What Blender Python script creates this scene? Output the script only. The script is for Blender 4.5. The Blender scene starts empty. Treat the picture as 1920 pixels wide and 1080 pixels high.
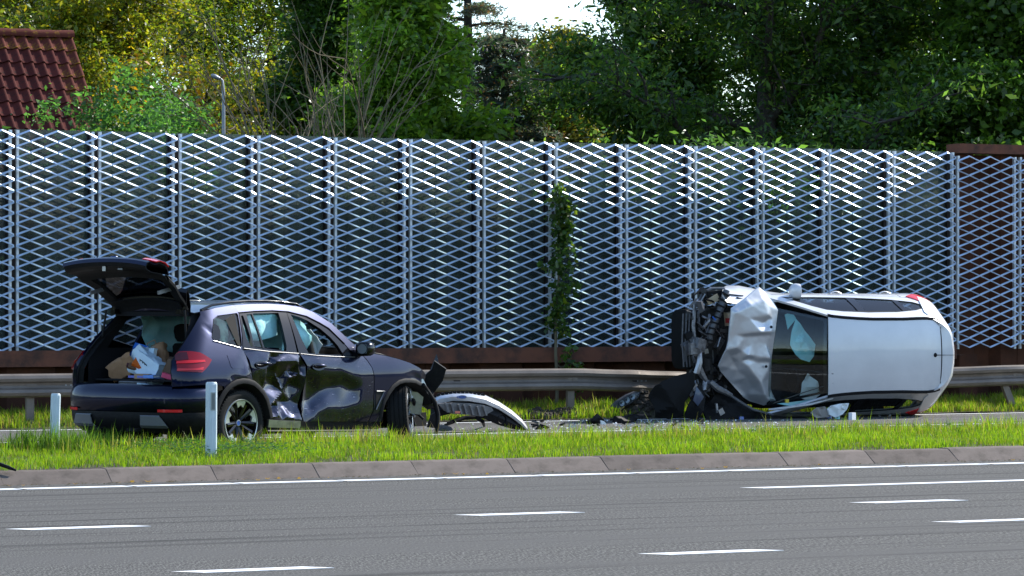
import bpy, bmesh, math, random
import numpy as np
from mathutils import Vector, Matrix, geometry, noise as mnoise

# ---------------------------------------------------------------- camera, sky, sun, exposure
scene = bpy.context.scene
COL = scene.collection
rad = math.radians
F_PX, CAM_H = 5600.0, 1.68                      # focal length in photo pixels, eye height
PHI = math.atan(F_PX / (13500.0 - 960.0))       # the road runs off to a vanishing point far to one side
TILT = math.atan(28.0 / F_PX)
cam_data = bpy.data.cameras.new('camera')
cam = bpy.data.objects.new('camera', cam_data)
COL.objects.link(cam)
cam.location = (0, 0, CAM_H)
cam.rotation_euler = (rad(90) + TILT, 0, -PHI)
cam_data.sensor_width = 36.0
cam_data.lens = F_PX / 1920.0 * 36.0
cam_data.clip_start = 0.5
cam_data.clip_end = 3000
scene.camera = cam

SUN_DIR = Vector((0.78, 0.19, 0.59)).normalized()      # towards the sun
world = bpy.data.worlds.new('World')
scene.world = world
world.use_nodes = True
wn = world.node_tree
bg = wn.nodes['Background']
sky = wn.nodes.new('ShaderNodeTexSky')
sky.sky_type = 'NISHITA'
sky.sun_disc = False
sky.sun_elevation = math.asin(SUN_DIR.z)
sky.sun_rotation = math.atan2(SUN_DIR.x, SUN_DIR.y)
sky.air_density = 1.0
sky.dust_density = 0.35
sky.ozone_density = 2.0
wn.links.new(sky.outputs[0], bg.inputs[0])
bg.inputs[1].default_value = 0.15
sun_data = bpy.data.lights.new('sun', 'SUN')
sun = bpy.data.objects.new('sun', sun_data)
COL.objects.link(sun)
sun.rotation_euler = SUN_DIR.to_track_quat('Z', 'Y').to_euler()
sun.location = (30, 0, 40)
sun_data.energy = 3.7
sun_data.angle = rad(0.53)
sun_data.color = (1.0, 0.95, 0.86)
scene.view_settings.view_transform = 'Standard'
scene.view_settings.look = 'None'
scene.view_settings.gamma = 1.0
scene.view_settings.exposure = 1.08
scene.view_settings.use_curve_mapping = False
scene.cycles.use_denoising = True
scene.cycles.max_bounces = 8
scene.cycles.transparent_max_bounces = 24
scene.cycles.sample_clamp_indirect = 6.0

# ---------------------------------------------------------------- photo pixels to places
_F0 = Vector((math.sin(PHI), math.cos(PHI), 0)); _R = Vector((math.cos(PHI), -math.sin(PHI), 0)); _U0 = Vector((0, 0, 1))
_F = _F0 * math.cos(TILT) + _U0 * math.sin(TILT); _U = _U0 * math.cos(TILT) - _F0 * math.sin(TILT)
_C = Vector((0, 0, CAM_H))
def ray(x, y): return _F + _R * ((x - 960) / F_PX) + _U * ((540 - y) / F_PX)
def gnd(x, y, z=0.0):
    d = ray(x, y); return _C + d * ((z - CAM_H) / d.z)
def at(x, y, Y):
    d = ray(x, y); return _C + d * (Y / d.y)

# ---------------------------------------------------------------- helpers
def tag(o, label=None, cat=None, group=None, kind=None):
    if label: o['label'] = label
    if cat: o['category'] = cat
    if group: o['group'] = group
    if kind: o['kind'] = kind
    return o
def empty(name, loc=(0, 0, 0), rz=0.0):
    o = bpy.data.objects.new(name, None)
    COL.objects.link(o); o.location = loc; o.rotation_euler = (0, 0, rz); o.empty_display_size = 0.2
    return o
def mk(name, verts, faces, mat=None, parent=None, smooth=None):
    me = bpy.data.meshes.new(name)
    me.from_pydata([tuple(v) for v in verts], [], faces)
    me.update()
    if smooth is not None:
        me.polygons.foreach_set('use_smooth', [True] * len(me.polygons))
        me.set_sharp_from_angle(angle=rad(smooth))
    o = bpy.data.objects.new(name, me)
    COL.objects.link(o)
    if mat is not None: me.materials.append(mat)
    if parent is not None: o.parent = parent
    return o
class MB:
    def __init__(s): s.v = []; s.f = []
    def add(s, v, f):
        b = len(s.v); s.v += [Vector(p) for p in v]; s.f += [tuple(i + b for i in q) for q in f]; return s
    def box(s, c, d, rot=None, taper=1.0):
        x, y, z = d[0] / 2, d[1] / 2, d[2] / 2
        P = [Vector((sx * x * (taper if sz > 0 else 1), sy * y * (taper if sz > 0 else 1), sz * z)) for sz in (-1, 1) for sy in (-1, 1) for sx in (-1, 1)]
        if rot is not None: P = [rot @ p for p in P]
        c = Vector(c)
        return s.add([p + c for p in P], [(0, 2, 3, 1), (4, 5, 7, 6), (0, 1, 5, 4), (2, 6, 7, 3), (0, 4, 6, 2), (1, 3, 7, 5)])
    def tube(s, pts, r, n=8, cap=True):
        pts = [Vector(p) for p in pts]
        rs = r if isinstance(r, (list, tuple)) else [r] * len(pts)
        b = len(s.v); up = None
        for i, p in enumerate(pts):
            t = (pts[min(i + 1, len(pts) - 1)] - pts[max(i - 1, 0)]).normalized()
            if up is None:
                up = Vector((0, 0, 1)) if abs(t.z) < .9 else Vector((1, 0, 0))
            a = t.cross(up)
            if a.length < 1e-5: a = t.cross(Vector((0, 1, 0)))
            a.normalize(); u = a.cross(t).normalized(); up = u
            for k in range(n):
                an = 2 * math.pi * k / n
                s.v.append(p + (a * math.cos(an) + u * math.sin(an)) * rs[i])
        for i in range(len(pts) - 1):
            for k in range(n):
                s.f.append((b + i * n + k, b + i * n + (k + 1) % n, b + (i + 1) * n + (k + 1) % n, b + (i + 1) * n + k))
        if cap:
            s.f.append(tuple(b + k for k in range(n))[::-1]); s.f.append(tuple(b + (len(pts) - 1) * n + k for k in range(n)))
        return s
    def prism(s, outline, h0, h1, fn):                 # fn(a, b, h) -> point
        n = len(outline)
        v = [fn(a, b, h0) for a, b in outline] + [fn(a, b, h1) for a, b in outline]
        f = [tuple(range(n))[::-1], tuple(range(n, 2 * n))] + [(i, (i + 1) % n, n + (i + 1) % n, n + i) for i in range(n)]
        return s.add(v, f)
    def grid(s, rows, close=False):
        b = len(s.v); m = len(rows[0])
        for r in rows: s.v += [Vector(p) for p in r]
        for i in range(len(rows) - 1):
            for k in range(m if close else m - 1):
                k2 = (k + 1) % m
                s.f.append((b + i * m + k, b + i * m + k2, b + (i + 1) * m + k2, b + (i + 1) * m + k))
        return s
    def lathe(s, prof, n=32, axis='y', c=(0, 0, 0)):   # prof: (radius, along axis)
        rows = []
        for k in range(n):
            an = 2 * math.pi * k / n; ca, sa = math.cos(an), math.sin(an)
            rows.append([Vector(c) + (Vector((r * ca, h, r * sa)) if axis == 'y' else Vector((r * ca, r * sa, h)) if axis == 'z' else Vector((h, r * ca, r * sa))) for r, h in prof])
        rows.append(rows[0]); s.grid(rows); return s
    def build(s, name, mat=None, parent=None, smooth=None):
        return mk(name, s.v, s.f, mat, parent, smooth)
def shell(rows, th):                                   # a grid of points given thickness: front, back, rim
    m = MB(); m.grid(rows)
    nr, nc = len(rows), len(rows[0]); nv = []
    for i in range(nr):
        for k in range(nc):
            a = Vector(rows[min(i + 1, nr - 1)][k]) - Vector(rows[max(i - 1, 0)][k]); b = Vector(rows[i][min(k + 1, nc - 1)]) - Vector(rows[i][max(k - 1, 0)])
            n = a.cross(b); n = n.normalized() if n.length > 1e-9 else Vector((0, 0, 1)); nv.append(Vector(rows[i][k]) + n * th)
    b = nr * nc; m.v += nv
    for i in range(nr - 1):
        for k in range(nc - 1):
            m.f.append((b + i * nc + k, b + (i + 1) * nc + k, b + (i + 1) * nc + k + 1, b + i * nc + k + 1))
    ring = [k for k in range(nc)] + [i * nc + nc - 1 for i in range(1, nr)] + [(nr - 1) * nc + k for k in range(nc - 2, -1, -1)] + [i * nc for i in range(nr - 2, 0, -1)]
    for i in range(len(ring)):
        p, q = ring[i], ring[(i + 1) % len(ring)]
        m.f.append((p, b + p, b + q, q))
    return m
def inside(px, py, poly):
    r = np.zeros(len(px), bool); n = len(poly); j = n - 1
    for i in range(n):
        xi, yi = poly[i]; xj, yj = poly[j]
        if yi != yj:
            c = ((yi > py) != (yj > py)) & (px < (xj - xi) * (py - yi) / (yj - yi) + xi); r ^= c
        j = i
    return r
def edge_dist(px, py, poly):
    d = np.full(len(px), 1e9); n = len(poly)
    for i in range(n):
        ax, ay = poly[i]; bx, by = poly[(i + 1) % n]
        ex, ey = bx - ax, by - ay; L = ex * ex + ey * ey + 1e-12
        t = np.clip(((px - ax) * ex + (py - ay) * ey) / L, 0, 1)
        d = np.minimum(d, np.hypot(px - ax - t * ex, py - ay - t * ey))
    return d
def dens(poly, step):
    out = []
    for i in range(len(poly)):
        a = Vector(poly[i]); b = Vector(poly[(i + 1) % len(poly)]); k = max(1, int(math.ceil((b - a).length / step)))
        out += [tuple(a.lerp(b, j / k)) for j in range(k)]
    return out
def crumple(ctrl):                                     # folded sheet: (s, t, depth) control points, straight facets between
    V = [Vector((a, b)) for a, b, _ in ctrl]
    r = geometry.delaunay_2d_cdt(V, [], [], 0, 1e-6)
    vs, tris, orig = r[0], r[2], r[3]
    T = []
    for t in tris:
        i, j, k = t
        if not (orig[i] and orig[j] and orig[k]): continue
        A, B, Cc = vs[i], vs[j], vs[k]
        den = (B.y - Cc.y) * (A.x - Cc.x) + (Cc.x - B.x) * (A.y - Cc.y)
        if abs(den) < 1e-9: continue
        T.append((A, B, Cc, den, ctrl[orig[i][0]][2], ctrl[orig[j][0]][2], ctrl[orig[k][0]][2]))
    def fn(s, t):
        for A, B, Cc, den, a, b, c in T:
            u = ((B.y - Cc.y) * (s - Cc.x) + (Cc.x - B.x) * (t - Cc.y)) / den
            if u < -1e-6: continue
            v = ((Cc.y - A.y) * (s - Cc.x) + (A.x - Cc.x) * (t - Cc.y)) / den
            if v < -1e-6 or u + v > 1 + 1e-6: continue
            return a * u + b * v + c * (1 - u - v)
        return 0.0
    return fn
def patch(name, outline, fmap, mat, parent=None, step=.06, holes=(), depth=None, th=.015, flip=False, ctrl=(), smooth=32, lift=0.0):
    """a sheet cut to a 2D outline (with holes), laid on the surface fmap(s, t), with a folded edge of depth th"""
    out = dens(outline, step); hs = [dens(h, step) for h in holes]
    V = []; E = []
    for loop in [out] + hs:
        b = len(V); V += [Vector(p) for p in loop]; E += [(b + i, b + (i + 1) % len(loop)) for i in range(len(loop))]
    A = np.array(out); x0, y0 = A.min(0); x1, y1 = A.max(0)
    gx, gy = np.meshgrid(np.arange(x0 + step / 2, x1, step), np.arange(y0 + step / 2, y1, step)); gx = gx.ravel(); gy = gy.ravel()
    if len(gx):
        ok = inside(gx, gy, out) & (edge_dist(gx, gy, out) > step * .35)
        for h in hs: ok &= ~inside(gx, gy, h) & (edge_dist(gx, gy, h) > step * .35)
        for a, c in ctrl: ok &= np.hypot(gx - a, gy - c) > step * .4
        V += [Vector((a, b)) for a, b in zip(gx[ok], gy[ok])]
    for a, c in ctrl:
        pa, pc = np.array([a]), np.array([c])
        if inside(pa, pc, out)[0] and edge_dist(pa, pc, out)[0] > step * .3: V.append(Vector((a, c)))
    r = geometry.delaunay_2d_cdt(V, E, [], 0, 1e-6)
    vs = r[0]; T = np.array(r[2]); X = np.array([(v.x, v.y) for v in vs])
    cx = X[T].mean(1); ok = inside(cx[:, 0], cx[:, 1], out)
    for h in hs: ok &= ~inside(cx[:, 0], cx[:, 1], h)
    T = T[ok]
    e = 1e-3; pts = []; nrm = []
    for a, b in X:
        p = fmap(a, b); n = (fmap(a + e, b) - fmap(a - e, b)).cross(fmap(a, b + e) - fmap(a, b - e))
        n = n.normalized() if n.length > 1e-12 else Vector((0, -1, 0))
        if flip: n = -n
        d = (depth(a, b) if depth else 0.0) - lift
        pts.append(p - n * d); nrm.append(n)
    m = MB(); m.v = list(pts); m.f = [tuple(t) if not flip else tuple(t[::-1]) for t in T.tolist()]
    if th:
        cnt = {}
        for t in m.f:
            for i in range(3):
                k = (t[i], t[(i + 1) % 3]); cnt[k] = cnt.get(k, 0) + 1
        inner = {}
        for (i, j) in [k for k in cnt if (k[1], k[0]) not in cnt]:
            for q in (i, j):
                if q not in inner: inner[q] = len(m.v); m.v.append(pts[q] - nrm[q] * th)
            m.f.append((j, i, inner[i], inner[j]))
    return m.build(name, mat, parent, smooth)

# ---------------------------------------------------------------- materials
MATS = {}
def P(name, col, rough=.6, metal=0.0, var=None, bump=None, coat=0.0, spec=None, coord='Object', var2=None, var3=None, rnd=0.0):
    """principled material; var = (scale, second colour, low, high) mottling; bump = (scale, strength, distance)"""
    m = bpy.data.materials.new(name); m.use_nodes = True; nt = m.node_tree; b = nt.nodes['Principled BSDF']
    b.inputs['Base Color'].default_value = (*col, 1); b.inputs['Roughness'].default_value = rough; b.inputs['Metallic'].default_value = metal
    if coat: b.inputs['Coat Weight'].default_value = coat; b.inputs['Coat Roughness'].default_value = .04; b.inputs['Coat IOR'].default_value = 1.5
    if spec is not None: b.inputs['Specular IOR Level'].default_value = spec
    tc = nt.nodes.new('ShaderNodeTexCoord')
    last = None
    for vv in (var, var2, var3):
        if not vv: continue
        sc, c2, lo, hi = vv[:4]
        mp = nt.nodes.new('ShaderNodeMapping'); nt.links.new(tc.outputs[coord], mp.inputs[0])
        if len(vv) > 4: mp.inputs['Scale'].default_value = vv[4]
        n = nt.nodes.new('ShaderNodeTexNoise'); n.inputs['Scale'].default_value = sc; n.inputs['Detail'].default_value = vv[5] if len(vv) > 5 else 6; n.inputs['Roughness'].default_value = .65
        nt.links.new(mp.outputs[0], n.inputs['Vector'])
        r = nt.nodes.new('ShaderNodeMapRange'); r.inputs['From Min'].default_value = lo; r.inputs['From Max'].default_value = hi
        nt.links.new(n.outputs['Fac'], r.inputs['Value'])
        mx = nt.nodes.new('ShaderNodeMix'); mx.data_type = 'RGBA'
        if last is None: mx.inputs['A'].default_value = (*col, 1)
        else: nt.links.new(last, mx.inputs['A'])
        mx.inputs['B'].default_value = (*c2, 1)
        nt.links.new(r.outputs[0], mx.inputs['Factor']); last = mx.outputs['Result']
    if rnd:                                            # each piece its own tone
        oi = nt.nodes.new('ShaderNodeObjectInfo'); rr_ = nt.nodes.new('ShaderNodeMapRange'); rr_.inputs['To Min'].default_value = 1 - rnd; rr_.inputs['To Max'].default_value = 1 + rnd
        nt.links.new(oi.outputs['Random'], rr_.inputs['Value']); hs = nt.nodes.new('ShaderNodeHueSaturation'); nt.links.new(rr_.outputs[0], hs.inputs['Value'])
        if last is not None: nt.links.new(last, hs.inputs['Color'])
        else: hs.inputs['Color'].default_value = (*col, 1)
        last = hs.outputs[0]
    if last is not None: nt.links.new(last, b.inputs['Base Color'])
    if bump:
        n2 = nt.nodes.new('ShaderNodeTexNoise'); n2.inputs['Scale'].default_value = bump[0]; n2.inputs['Detail'].default_value = 4
        nt.links.new(tc.outputs[coord], n2.inputs['Vector'])
        bp = nt.nodes.new('ShaderNodeBump'); bp.inputs['Strength'].default_value = bump[1]; bp.inputs['Distance'].default_value = bump[2]
        nt.links.new(n2.outputs['Fac'], bp.inputs['Height']); nt.links.new(bp.outputs[0], b.inputs['Normal'])
    MATS[name] = m
    return m
def leafmat(name, trans=.4, rough=.45, boost=1.6, spec=.4):
    """thin foliage: surface plus light passing through; colour per leaf from the 'Col' attribute"""
    m = bpy.data.materials.new(name); m.use_nodes = True; nt = m.node_tree; b = nt.nodes['Principled BSDF']; out = nt.nodes['Material Output']
    a = nt.nodes.new('ShaderNodeAttribute'); a.attribute_name = 'Col'
    nt.links.new(a.outputs['Color'], b.inputs['Base Color']); b.inputs['Roughness'].default_value = rough; b.inputs['Specular IOR Level'].default_value = spec
    t = nt.nodes.new('ShaderNodeBsdfTranslucent'); mul = nt.nodes.new('ShaderNodeMix'); mul.data_type = 'RGBA'; mul.blend_type = 'MULTIPLY'; mul.inputs['Factor'].default_value = 1
    nt.links.new(a.outputs['Color'], mul.inputs['A']); mul.inputs['B'].default_value = (boost, boost * 1.05, boost * .6, 1)
    nt.links.new(mul.outputs['Result'], t.inputs['Color'])
    mx = nt.nodes.new('ShaderNodeMixShader'); mx.inputs[0].default_value = trans
    nt.links.new(b.outputs[0], mx.inputs[1]); nt.links.new(t.outputs[0], mx.inputs[2]); nt.links.new(mx.outputs[0], out.inputs['Surface'])
    return m
def glassmat(name, tint, refl_rough=.02, ior=1.5, dirt=None):
    """thin pane: tinted see-through plus mirror reflection by angle"""
    m = bpy.data.materials.new(name); m.use_nodes = True; nt = m.node_tree; out = nt.nodes['Material Output']; nt.nodes.remove(nt.nodes['Principled BSDF'])
    t = nt.nodes.new('ShaderNodeBsdfTransparent'); t.inputs[0].default_value = (*tint, 1)
    g = nt.nodes.new('ShaderNodeBsdfGlossy'); g.inputs['Roughness'].default_value = refl_rough
    fr = nt.nodes.new('ShaderNodeFresnel'); fr.inputs[0].default_value = ior
    ge = nt.nodes.new('ShaderNodeNewGeometry'); mr = nt.nodes.new('ShaderNodeMapRange'); mr.inputs['To Min'].default_value = ior; mr.inputs['To Max'].default_value = 1 / ior     # same reflectance from either face of the pane
    nt.links.new(ge.outputs['Backfacing'], mr.inputs['Value']); nt.links.new(mr.outputs[0], fr.inputs[0])
    mx = nt.nodes.new('ShaderNodeMixShader'); nt.links.new(fr.outputs[0], mx.inputs[0]); nt.links.new(t.outputs[0], mx.inputs[1]); nt.links.new(g.outputs[0], mx.inputs[2])
    last = mx.outputs[0]
    if dirt:
        d = nt.nodes.new('ShaderNodeBsdfDiffuse'); d.inputs[0].default_value = (*dirt[0], 1)
        tc = nt.nodes.new('ShaderNodeTexCoord'); n = nt.nodes.new('ShaderNodeTexNoise'); n.inputs['Scale'].default_value = 3; n.inputs['Detail'].default_value = 7
        mp = nt.nodes.new('ShaderNodeMapping'); mp.inputs['Scale'].default_value = (1.6, 1.6, .35); nt.links.new(tc.outputs['Object'], mp.inputs[0]); nt.links.new(mp.outputs[0], n.inputs['Vector'])
        r = nt.nodes.new('ShaderNodeMapRange'); r.inputs['From Min'].default_value = .35; r.inputs['From Max'].default_value = .8; r.inputs['To Min'].default_value = dirt[1] * .3; r.inputs['To Max'].default_value = dirt[1]
        nt.links.new(n.outputs['Fac'], r.inputs['Value'])
        m2 = nt.nodes.new('ShaderNodeMixShader'); nt.links.new(r.outputs[0], m2.inputs[0]); nt.links.new(last, m2.inputs[1]); nt.links.new(d.outputs[0], m2.inputs[2]); last = m2.outputs[0]
    nt.links.new(last, out.inputs['Surface'])
    return m
def setcol(me, cols):                                  # per-vertex colour attribute, (n, 3)
    at_ = me.color_attributes.new('Col', 'FLOAT_COLOR', 'POINT')
    c = np.ones((len(cols), 4), np.float32); c[:, :3] = cols
    at_.data.foreach_set('color', c.ravel())
def npmesh(name, V, faces_n, idx, mat, parent=None, cols=None, smooth=False):
    """mesh from numpy: V (n,3); every face has faces_n corners; idx (m, faces_n)"""
    me = bpy.data.meshes.new(name); me.vertices.add(len(V)); me.vertices.foreach_set('co', np.asarray(V, np.float32).ravel())
    m = len(idx); me.loops.add(m * faces_n); me.loops.foreach_set('vertex_index', np.asarray(idx, np.int32).ravel())
    me.polygons.add(m); me.polygons.foreach_set('loop_start', np.arange(0, m * faces_n, faces_n, dtype=np.int32))
    me.update(calc_edges=True)
    if smooth: me.polygons.foreach_set('use_smooth', [True] * m)
    if cols is not None: setcol(me, cols)
    me.materials.append(mat)
    o = bpy.data.objects.new(name, me); COL.objects.link(o)
    if parent is not None: o.parent = parent
    return o

# ================================================================ ground, road, kerb, verges
rng = np.random.default_rng(7)
random.seed(7)
M_soil = P('soil', (.055, .05, .022), .95, var=(9, (.03, .022, .012), .4, .65), bump=(40, .8, .03))
M_ground = P('ground', (.05, .07, .02), .95, var=(.4, (.07, .06, .03), .4, .6))
def asphalt(name, c, wear):
    m = P(name, c, .9, var=(130, (c[0] * 5, c[1] * 5, c[2] * 5), .45, .68, (1, .16, 1), 2), var2=(.9, wear, .44, .66, (.03, 1.0, 1.0)), var3=(2.0, (c[0] * .75, c[1] * .75, c[2] * .75), .54, .68, (.05, 2.4, 1)), bump=(110, .35, .010))
    m.node_tree.nodes['Principled BSDF'].inputs['Specular IOR Level'].default_value = .12
    return m
M_asph = asphalt('asphalt_near', (.048, .046, .042), (.098, .094, .087))
M_asph2 = asphalt('asphalt_far', (.060, .057, .053), (.11, .105, .098))
M_paint = P('road_paint', (.86, .86, .84), .6, var=(26, (.62, .62, .6), .58, .8), bump=(160, .3, .006))
M_conc = P('kerb_concrete', (.165, .135, .115), .95, spec=.15, rnd=.16, var=(5, (.09, .075, .062), .45, .75), var2=(220, (.5, .45, .4), .66, .78), bump=(120, .5, .006))

def sheet(name, x0, x1, y0, y1, z, mat, parent=None, nx=1, ny=1, zf=None):
    rows = []
    for i in range(ny + 1):
        y = y0 + (y1 - y0) * i / ny
        rows.append([Vector((x0 + (x1 - x0) * k / nx, y, zf(x0 + (x1 - x0) * k / nx, y) if zf else z)) for k in range(nx + 1)])
    return MB().grid(rows).build(name, mat, parent, smooth=60 if zf else None)
g = sheet('ground', -700, 900, -700, 900, -.06, M_ground); tag(g, 'dark earth and rough grass around the road', 'ground', kind='structure')
road = sheet('road', -250, 400, 6, 27.02, 0, M_asph); tag(road, 'grey asphalt dual carriageway with white markings', 'road', kind='structure')
def dash(x0, x1, y, w, name, z=.004, skew=.16):
    m = MB().add([(x0, y - w / 2, z), (x1, y - w / 2, z), (x1 - skew, y + w / 2, z), (x0 - skew, y + w / 2, z)], [(0, 1, 2, 3)])
    # slim real edge so the paint stands a few millimetres proud
    m.add([(x0, y - w / 2, z), (x1, y - w / 2, z), (x1, y - w / 2, z - .003), (x0, y - w / 2, z - .003)], [(0, 3, 2, 1)])
    return m.build(name, M_paint, road)
for k in range(-14, 30):
    dash(6.98 + 1.027 * k, 6.98 + 1.027 * k + .985, 26.42, .165, 'edge_line_piece', skew=.05)
for k in range(-6, 12):
    dash(5.76 + 3.61 * k, 5.76 + 3.61 * k + .92, 21.69, .155, 'lane_dash')
for k in range(-8, 2):
    dash(5.82 + 3.25 * k, 5.82 + 3.25 * k + .87, 17.82, .155, 'lane_dash')
dash(13.1, 60, 23.84, .155, 'turning_lane_line')
dash(12.42, 60, 19.52, .15, 'turning_lane_line')

kerb = sheet('kerb', -200, 350, 27.12, 27.36, .07, M_soil); tag(kerb, 'row of chamfered concrete kerb stones along the grass strip', 'kerb', kind='structure')
ks = [(-.07, -.02), (.16, .115), (.19, .125), (.37, .125), (.37, -.02)]
def kerbstone(L):
    m = MB(); n = len(ks); c = .003
    rows = []
    for x, sh in ((0, c), (c, 0), (L - c, 0), (L, c)):
        rows.append([Vector((x, y + (sh if i < 3 else -sh), z - (sh if i in (1, 2, 3) else 0))) for i, (y, z) in enumerate(ks)])
    m.grid(rows, close=True); m.f.append(tuple(range(n))); m.f.append(tuple(range(3 * n, 4 * n))[::-1]); return m
KL = 1.03
k0 = None
for k in range(-8, 26):
    if k0 is None: o = k0 = kerbstone(KL - .0025).build('kerb_stone', M_conc, kerb)
    else: o = bpy.data.objects.new('kerb_stone', k0.data); COL.objects.link(o); o.parent = kerb
    o.location = (6.93 + KL * k, 27.0 + random.uniform(-.006, .006), random.uniform(-.004, .004)); o.rotation_euler = (random.uniform(-.01, .01), 0, random.uniform(-.003, .003))
for x0, x1, nm in ((-200, 6.93 - 8 * KL, 'kerb_run'), (6.93 + 26 * KL, 350, 'kerb_run')):
    m = MB(); m.grid([[Vector((x, 27 + y, z)) for y, z in ks] for x in (x0, x1)], close=True); m.build(nm, M_conc, kerb)

def vz(x, y):                                          # grass strip between the two roads
    t = min(max((y - 27.36) / (31.7 - 27.36), 0), 1)
    return .115 + .035 * math.sin(t * math.pi) - .05 * t ** 3 + .015 * mnoise.noise((x * .7, y * .7, 0))
verge = sheet('verge', -60, 90, 27.34, 31.75, 0, M_soil, nx=300, ny=14, zf=vz); tag(verge, 'earth under the grass strip between kerb and far lane', 'ground', kind='structure')
farroad = sheet('far_road', -250, 400, 31.5, 38.62, .004, M_asph2); tag(farroad, 'far asphalt lane where both wrecked cars rest', 'road', kind='structure')
def fdash(x0, x1, y, w): 
    MB().add([(x0, y - w / 2, .009), (x1, y - w / 2, .009), (x1, y + w / 2, .009), (x0, y + w / 2, .009)], [(0, 1, 2, 3)]).build('edge_line', M_paint, farroad)
fdash(-60, 120, 35.1, .12); fdash(-60, 120, 38.38, .13)
def fz(x, y):
    t = min(max((y - 38.55) / 2.2, 0), 1)
    b = .02 + .10 * t + .03 * mnoise.noise((x * .8, y * .8, 3))
    for mx, my, mr, mh in ((19.55, 38.95, .5, .26), (18.2, 39.0, .35, .10), (17.75, 38.95, .3, .09), (19.0, 39.15, .4, .08)):   # turf ploughed up by the crash
        d = math.hypot((x - mx), (y - my) * 1.3) / mr
        if d < 1: b += mh * (1 - d * d) ** 1.5 * (1 + .5 * mnoise.noise((x * 9, y * 9, 1)))
    return b
farverge = sheet('far_verge', -10, 60, 38.5, 41.2, 0, M_soil, nx=520, ny=24, zf=fz); tag(farverge, 'earth bank below the guardrail with torn-up soil', 'ground', kind='structure')

M_grass = leafmat('grass', trans=.45, rough=.5, boost=1.5, spec=.25)
GRASS_PAL = np.array([(.165, .27, .010), (.125, .235, .010), (.22, .30, .012), (.08, .15, .012), (.29, .27, .07), (.22, .30, .010), (.22, .16, .06)])
def blades(name, n, xr, yr, zf, hmin, hmax, wid, parent_label, seed, dens_fn=None, pal=GRASS_PAL, prob=None, lean=.35):
    r = np.random.default_rng(seed)
    x = r.uniform(xr[0], xr[1], n); y = r.uniform(yr[0], yr[1], n)
    nz = np.array([mnoise.noise((a * 1.3, b * 1.3, seed)) for a, b in zip(x, y)]); nz2 = np.array([mnoise.noise((a * 5, b * 5, seed + 9)) for a, b in zip(x, y)])
    keep = r.uniform(0, 1, n) < np.clip(.68 + .7 * nz + .6 * nz2, .05, 1)
    if dens_fn is not None: keep &= r.uniform(0, 1, n) < np.array([dens_fn(a, b) for a, b in zip(x, y)])
    x, y, nz, nz2 = x[keep], y[keep], nz[keep], nz2[keep]; n = len(x)
    z = np.array([zf(a, b) for a, b in zip(x, y)]) - .01
    h = r.uniform(hmin, hmax, n) * (1 + .5 * nz + .35 * nz2) * np.where(r.uniform(0, 1, n) < .04, 1.5, 1)
    an = r.uniform(0, 2 * np.pi, n); w = wid * r.uniform(.6, 1.3, n)
    ba = r.uniform(0, 2 * np.pi, n); bend = np.abs(r.normal(0, lean, n)) * h
    sx, sy = np.cos(an) * w / 2, np.sin(an) * w / 2; bx, by = np.cos(ba) * bend, np.sin(ba) * bend
    V = np.empty((n, 5, 3), np.float32)
    V[:, 0] = np.stack([x - sx, y - sy, z], 1); V[:, 1] = np.stack([x + sx, y + sy, z], 1)
    V[:, 2] = np.stack([x + sx * .8 + bx * .3, y + sy * .8 + by * .3, z + h * .55], 1); V[:, 3] = np.stack([x - sx * .8 + bx * .3, y - sy * .8 + by * .3, z + h * .55], 1)
    V[:, 4] = np.stack([x + bx, y + by, z + h * (1 - .25 * (bend / h) ** 2)], 1)
    b = np.arange(n)[:, None] * 5
    T = np.concatenate([b + np.array([[0, 1, 2]]), b + np.array([[0, 2, 3]]), b + np.array([[3, 2, 4]])])
    c = pal[r.choice(len(pal), n, p=prob)] * r.uniform(.75, 1.25, (n, 1)); c = c * (1 + .4 * nz[:, None] + .25 * nz2[:, None])
    o = npmesh(name, V.reshape(-1, 3), 3, T, M_grass, cols=np.repeat(np.clip(c, 0.005, .5), 5, 0))
    return tag(o, parent_label, 'grass', kind='stuff')
blades('grass', 150000, (4.5, 21.5), (27.31, 31.72), vz, .04, .09, .0075, 'bright green grass strip growing behind the kerb', 3, prob=[.22, .22, .17, .17, .05, .13, .04])
blades('tall_grass', 16000, (6.0, 21.5), (29.6, 31.75), vz, .10, .20, .008, 'longer grass blades along the back edge of the strip', 4)
blades('grass', 90000, (8.5, 29), (38.62, 41.0), fz, .06, .16, .011, 'grass growing under the steel guardrail', 5,
       dens_fn=lambda a, b: .12 if (math.hypot(a - 19.5, (b - 38.95) * 1.2) < .42 or math.hypot(a - 18.2, (b - 39) * 1.3) < .33 or math.hypot(a - 17.75, (b - 38.95) * 1.3) < .27) else 1.0)
def tuft(cx, cy, rx, ry, n, h, seed):
    blades('grass_tuft', n, (cx - rx, cx + rx), (cy - ry, cy + ry), vz, h * .5, h, .010, 'dark tall weeds tufted around the white marker post', seed, dens_fn=lambda a, b: max(0, 1 - ((a - cx) / rx) ** 2 - ((b - cy) / ry) ** 2), pal=np.array([(.06, .12, .012), (.09, .17, .015), (.12, .2, .02)]))
tuft(8.25, 30.15, .55, .45, 2600, .30, 21)
tuft(9.0, 30.9, .5, .4, 1400, .22, 22)
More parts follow.
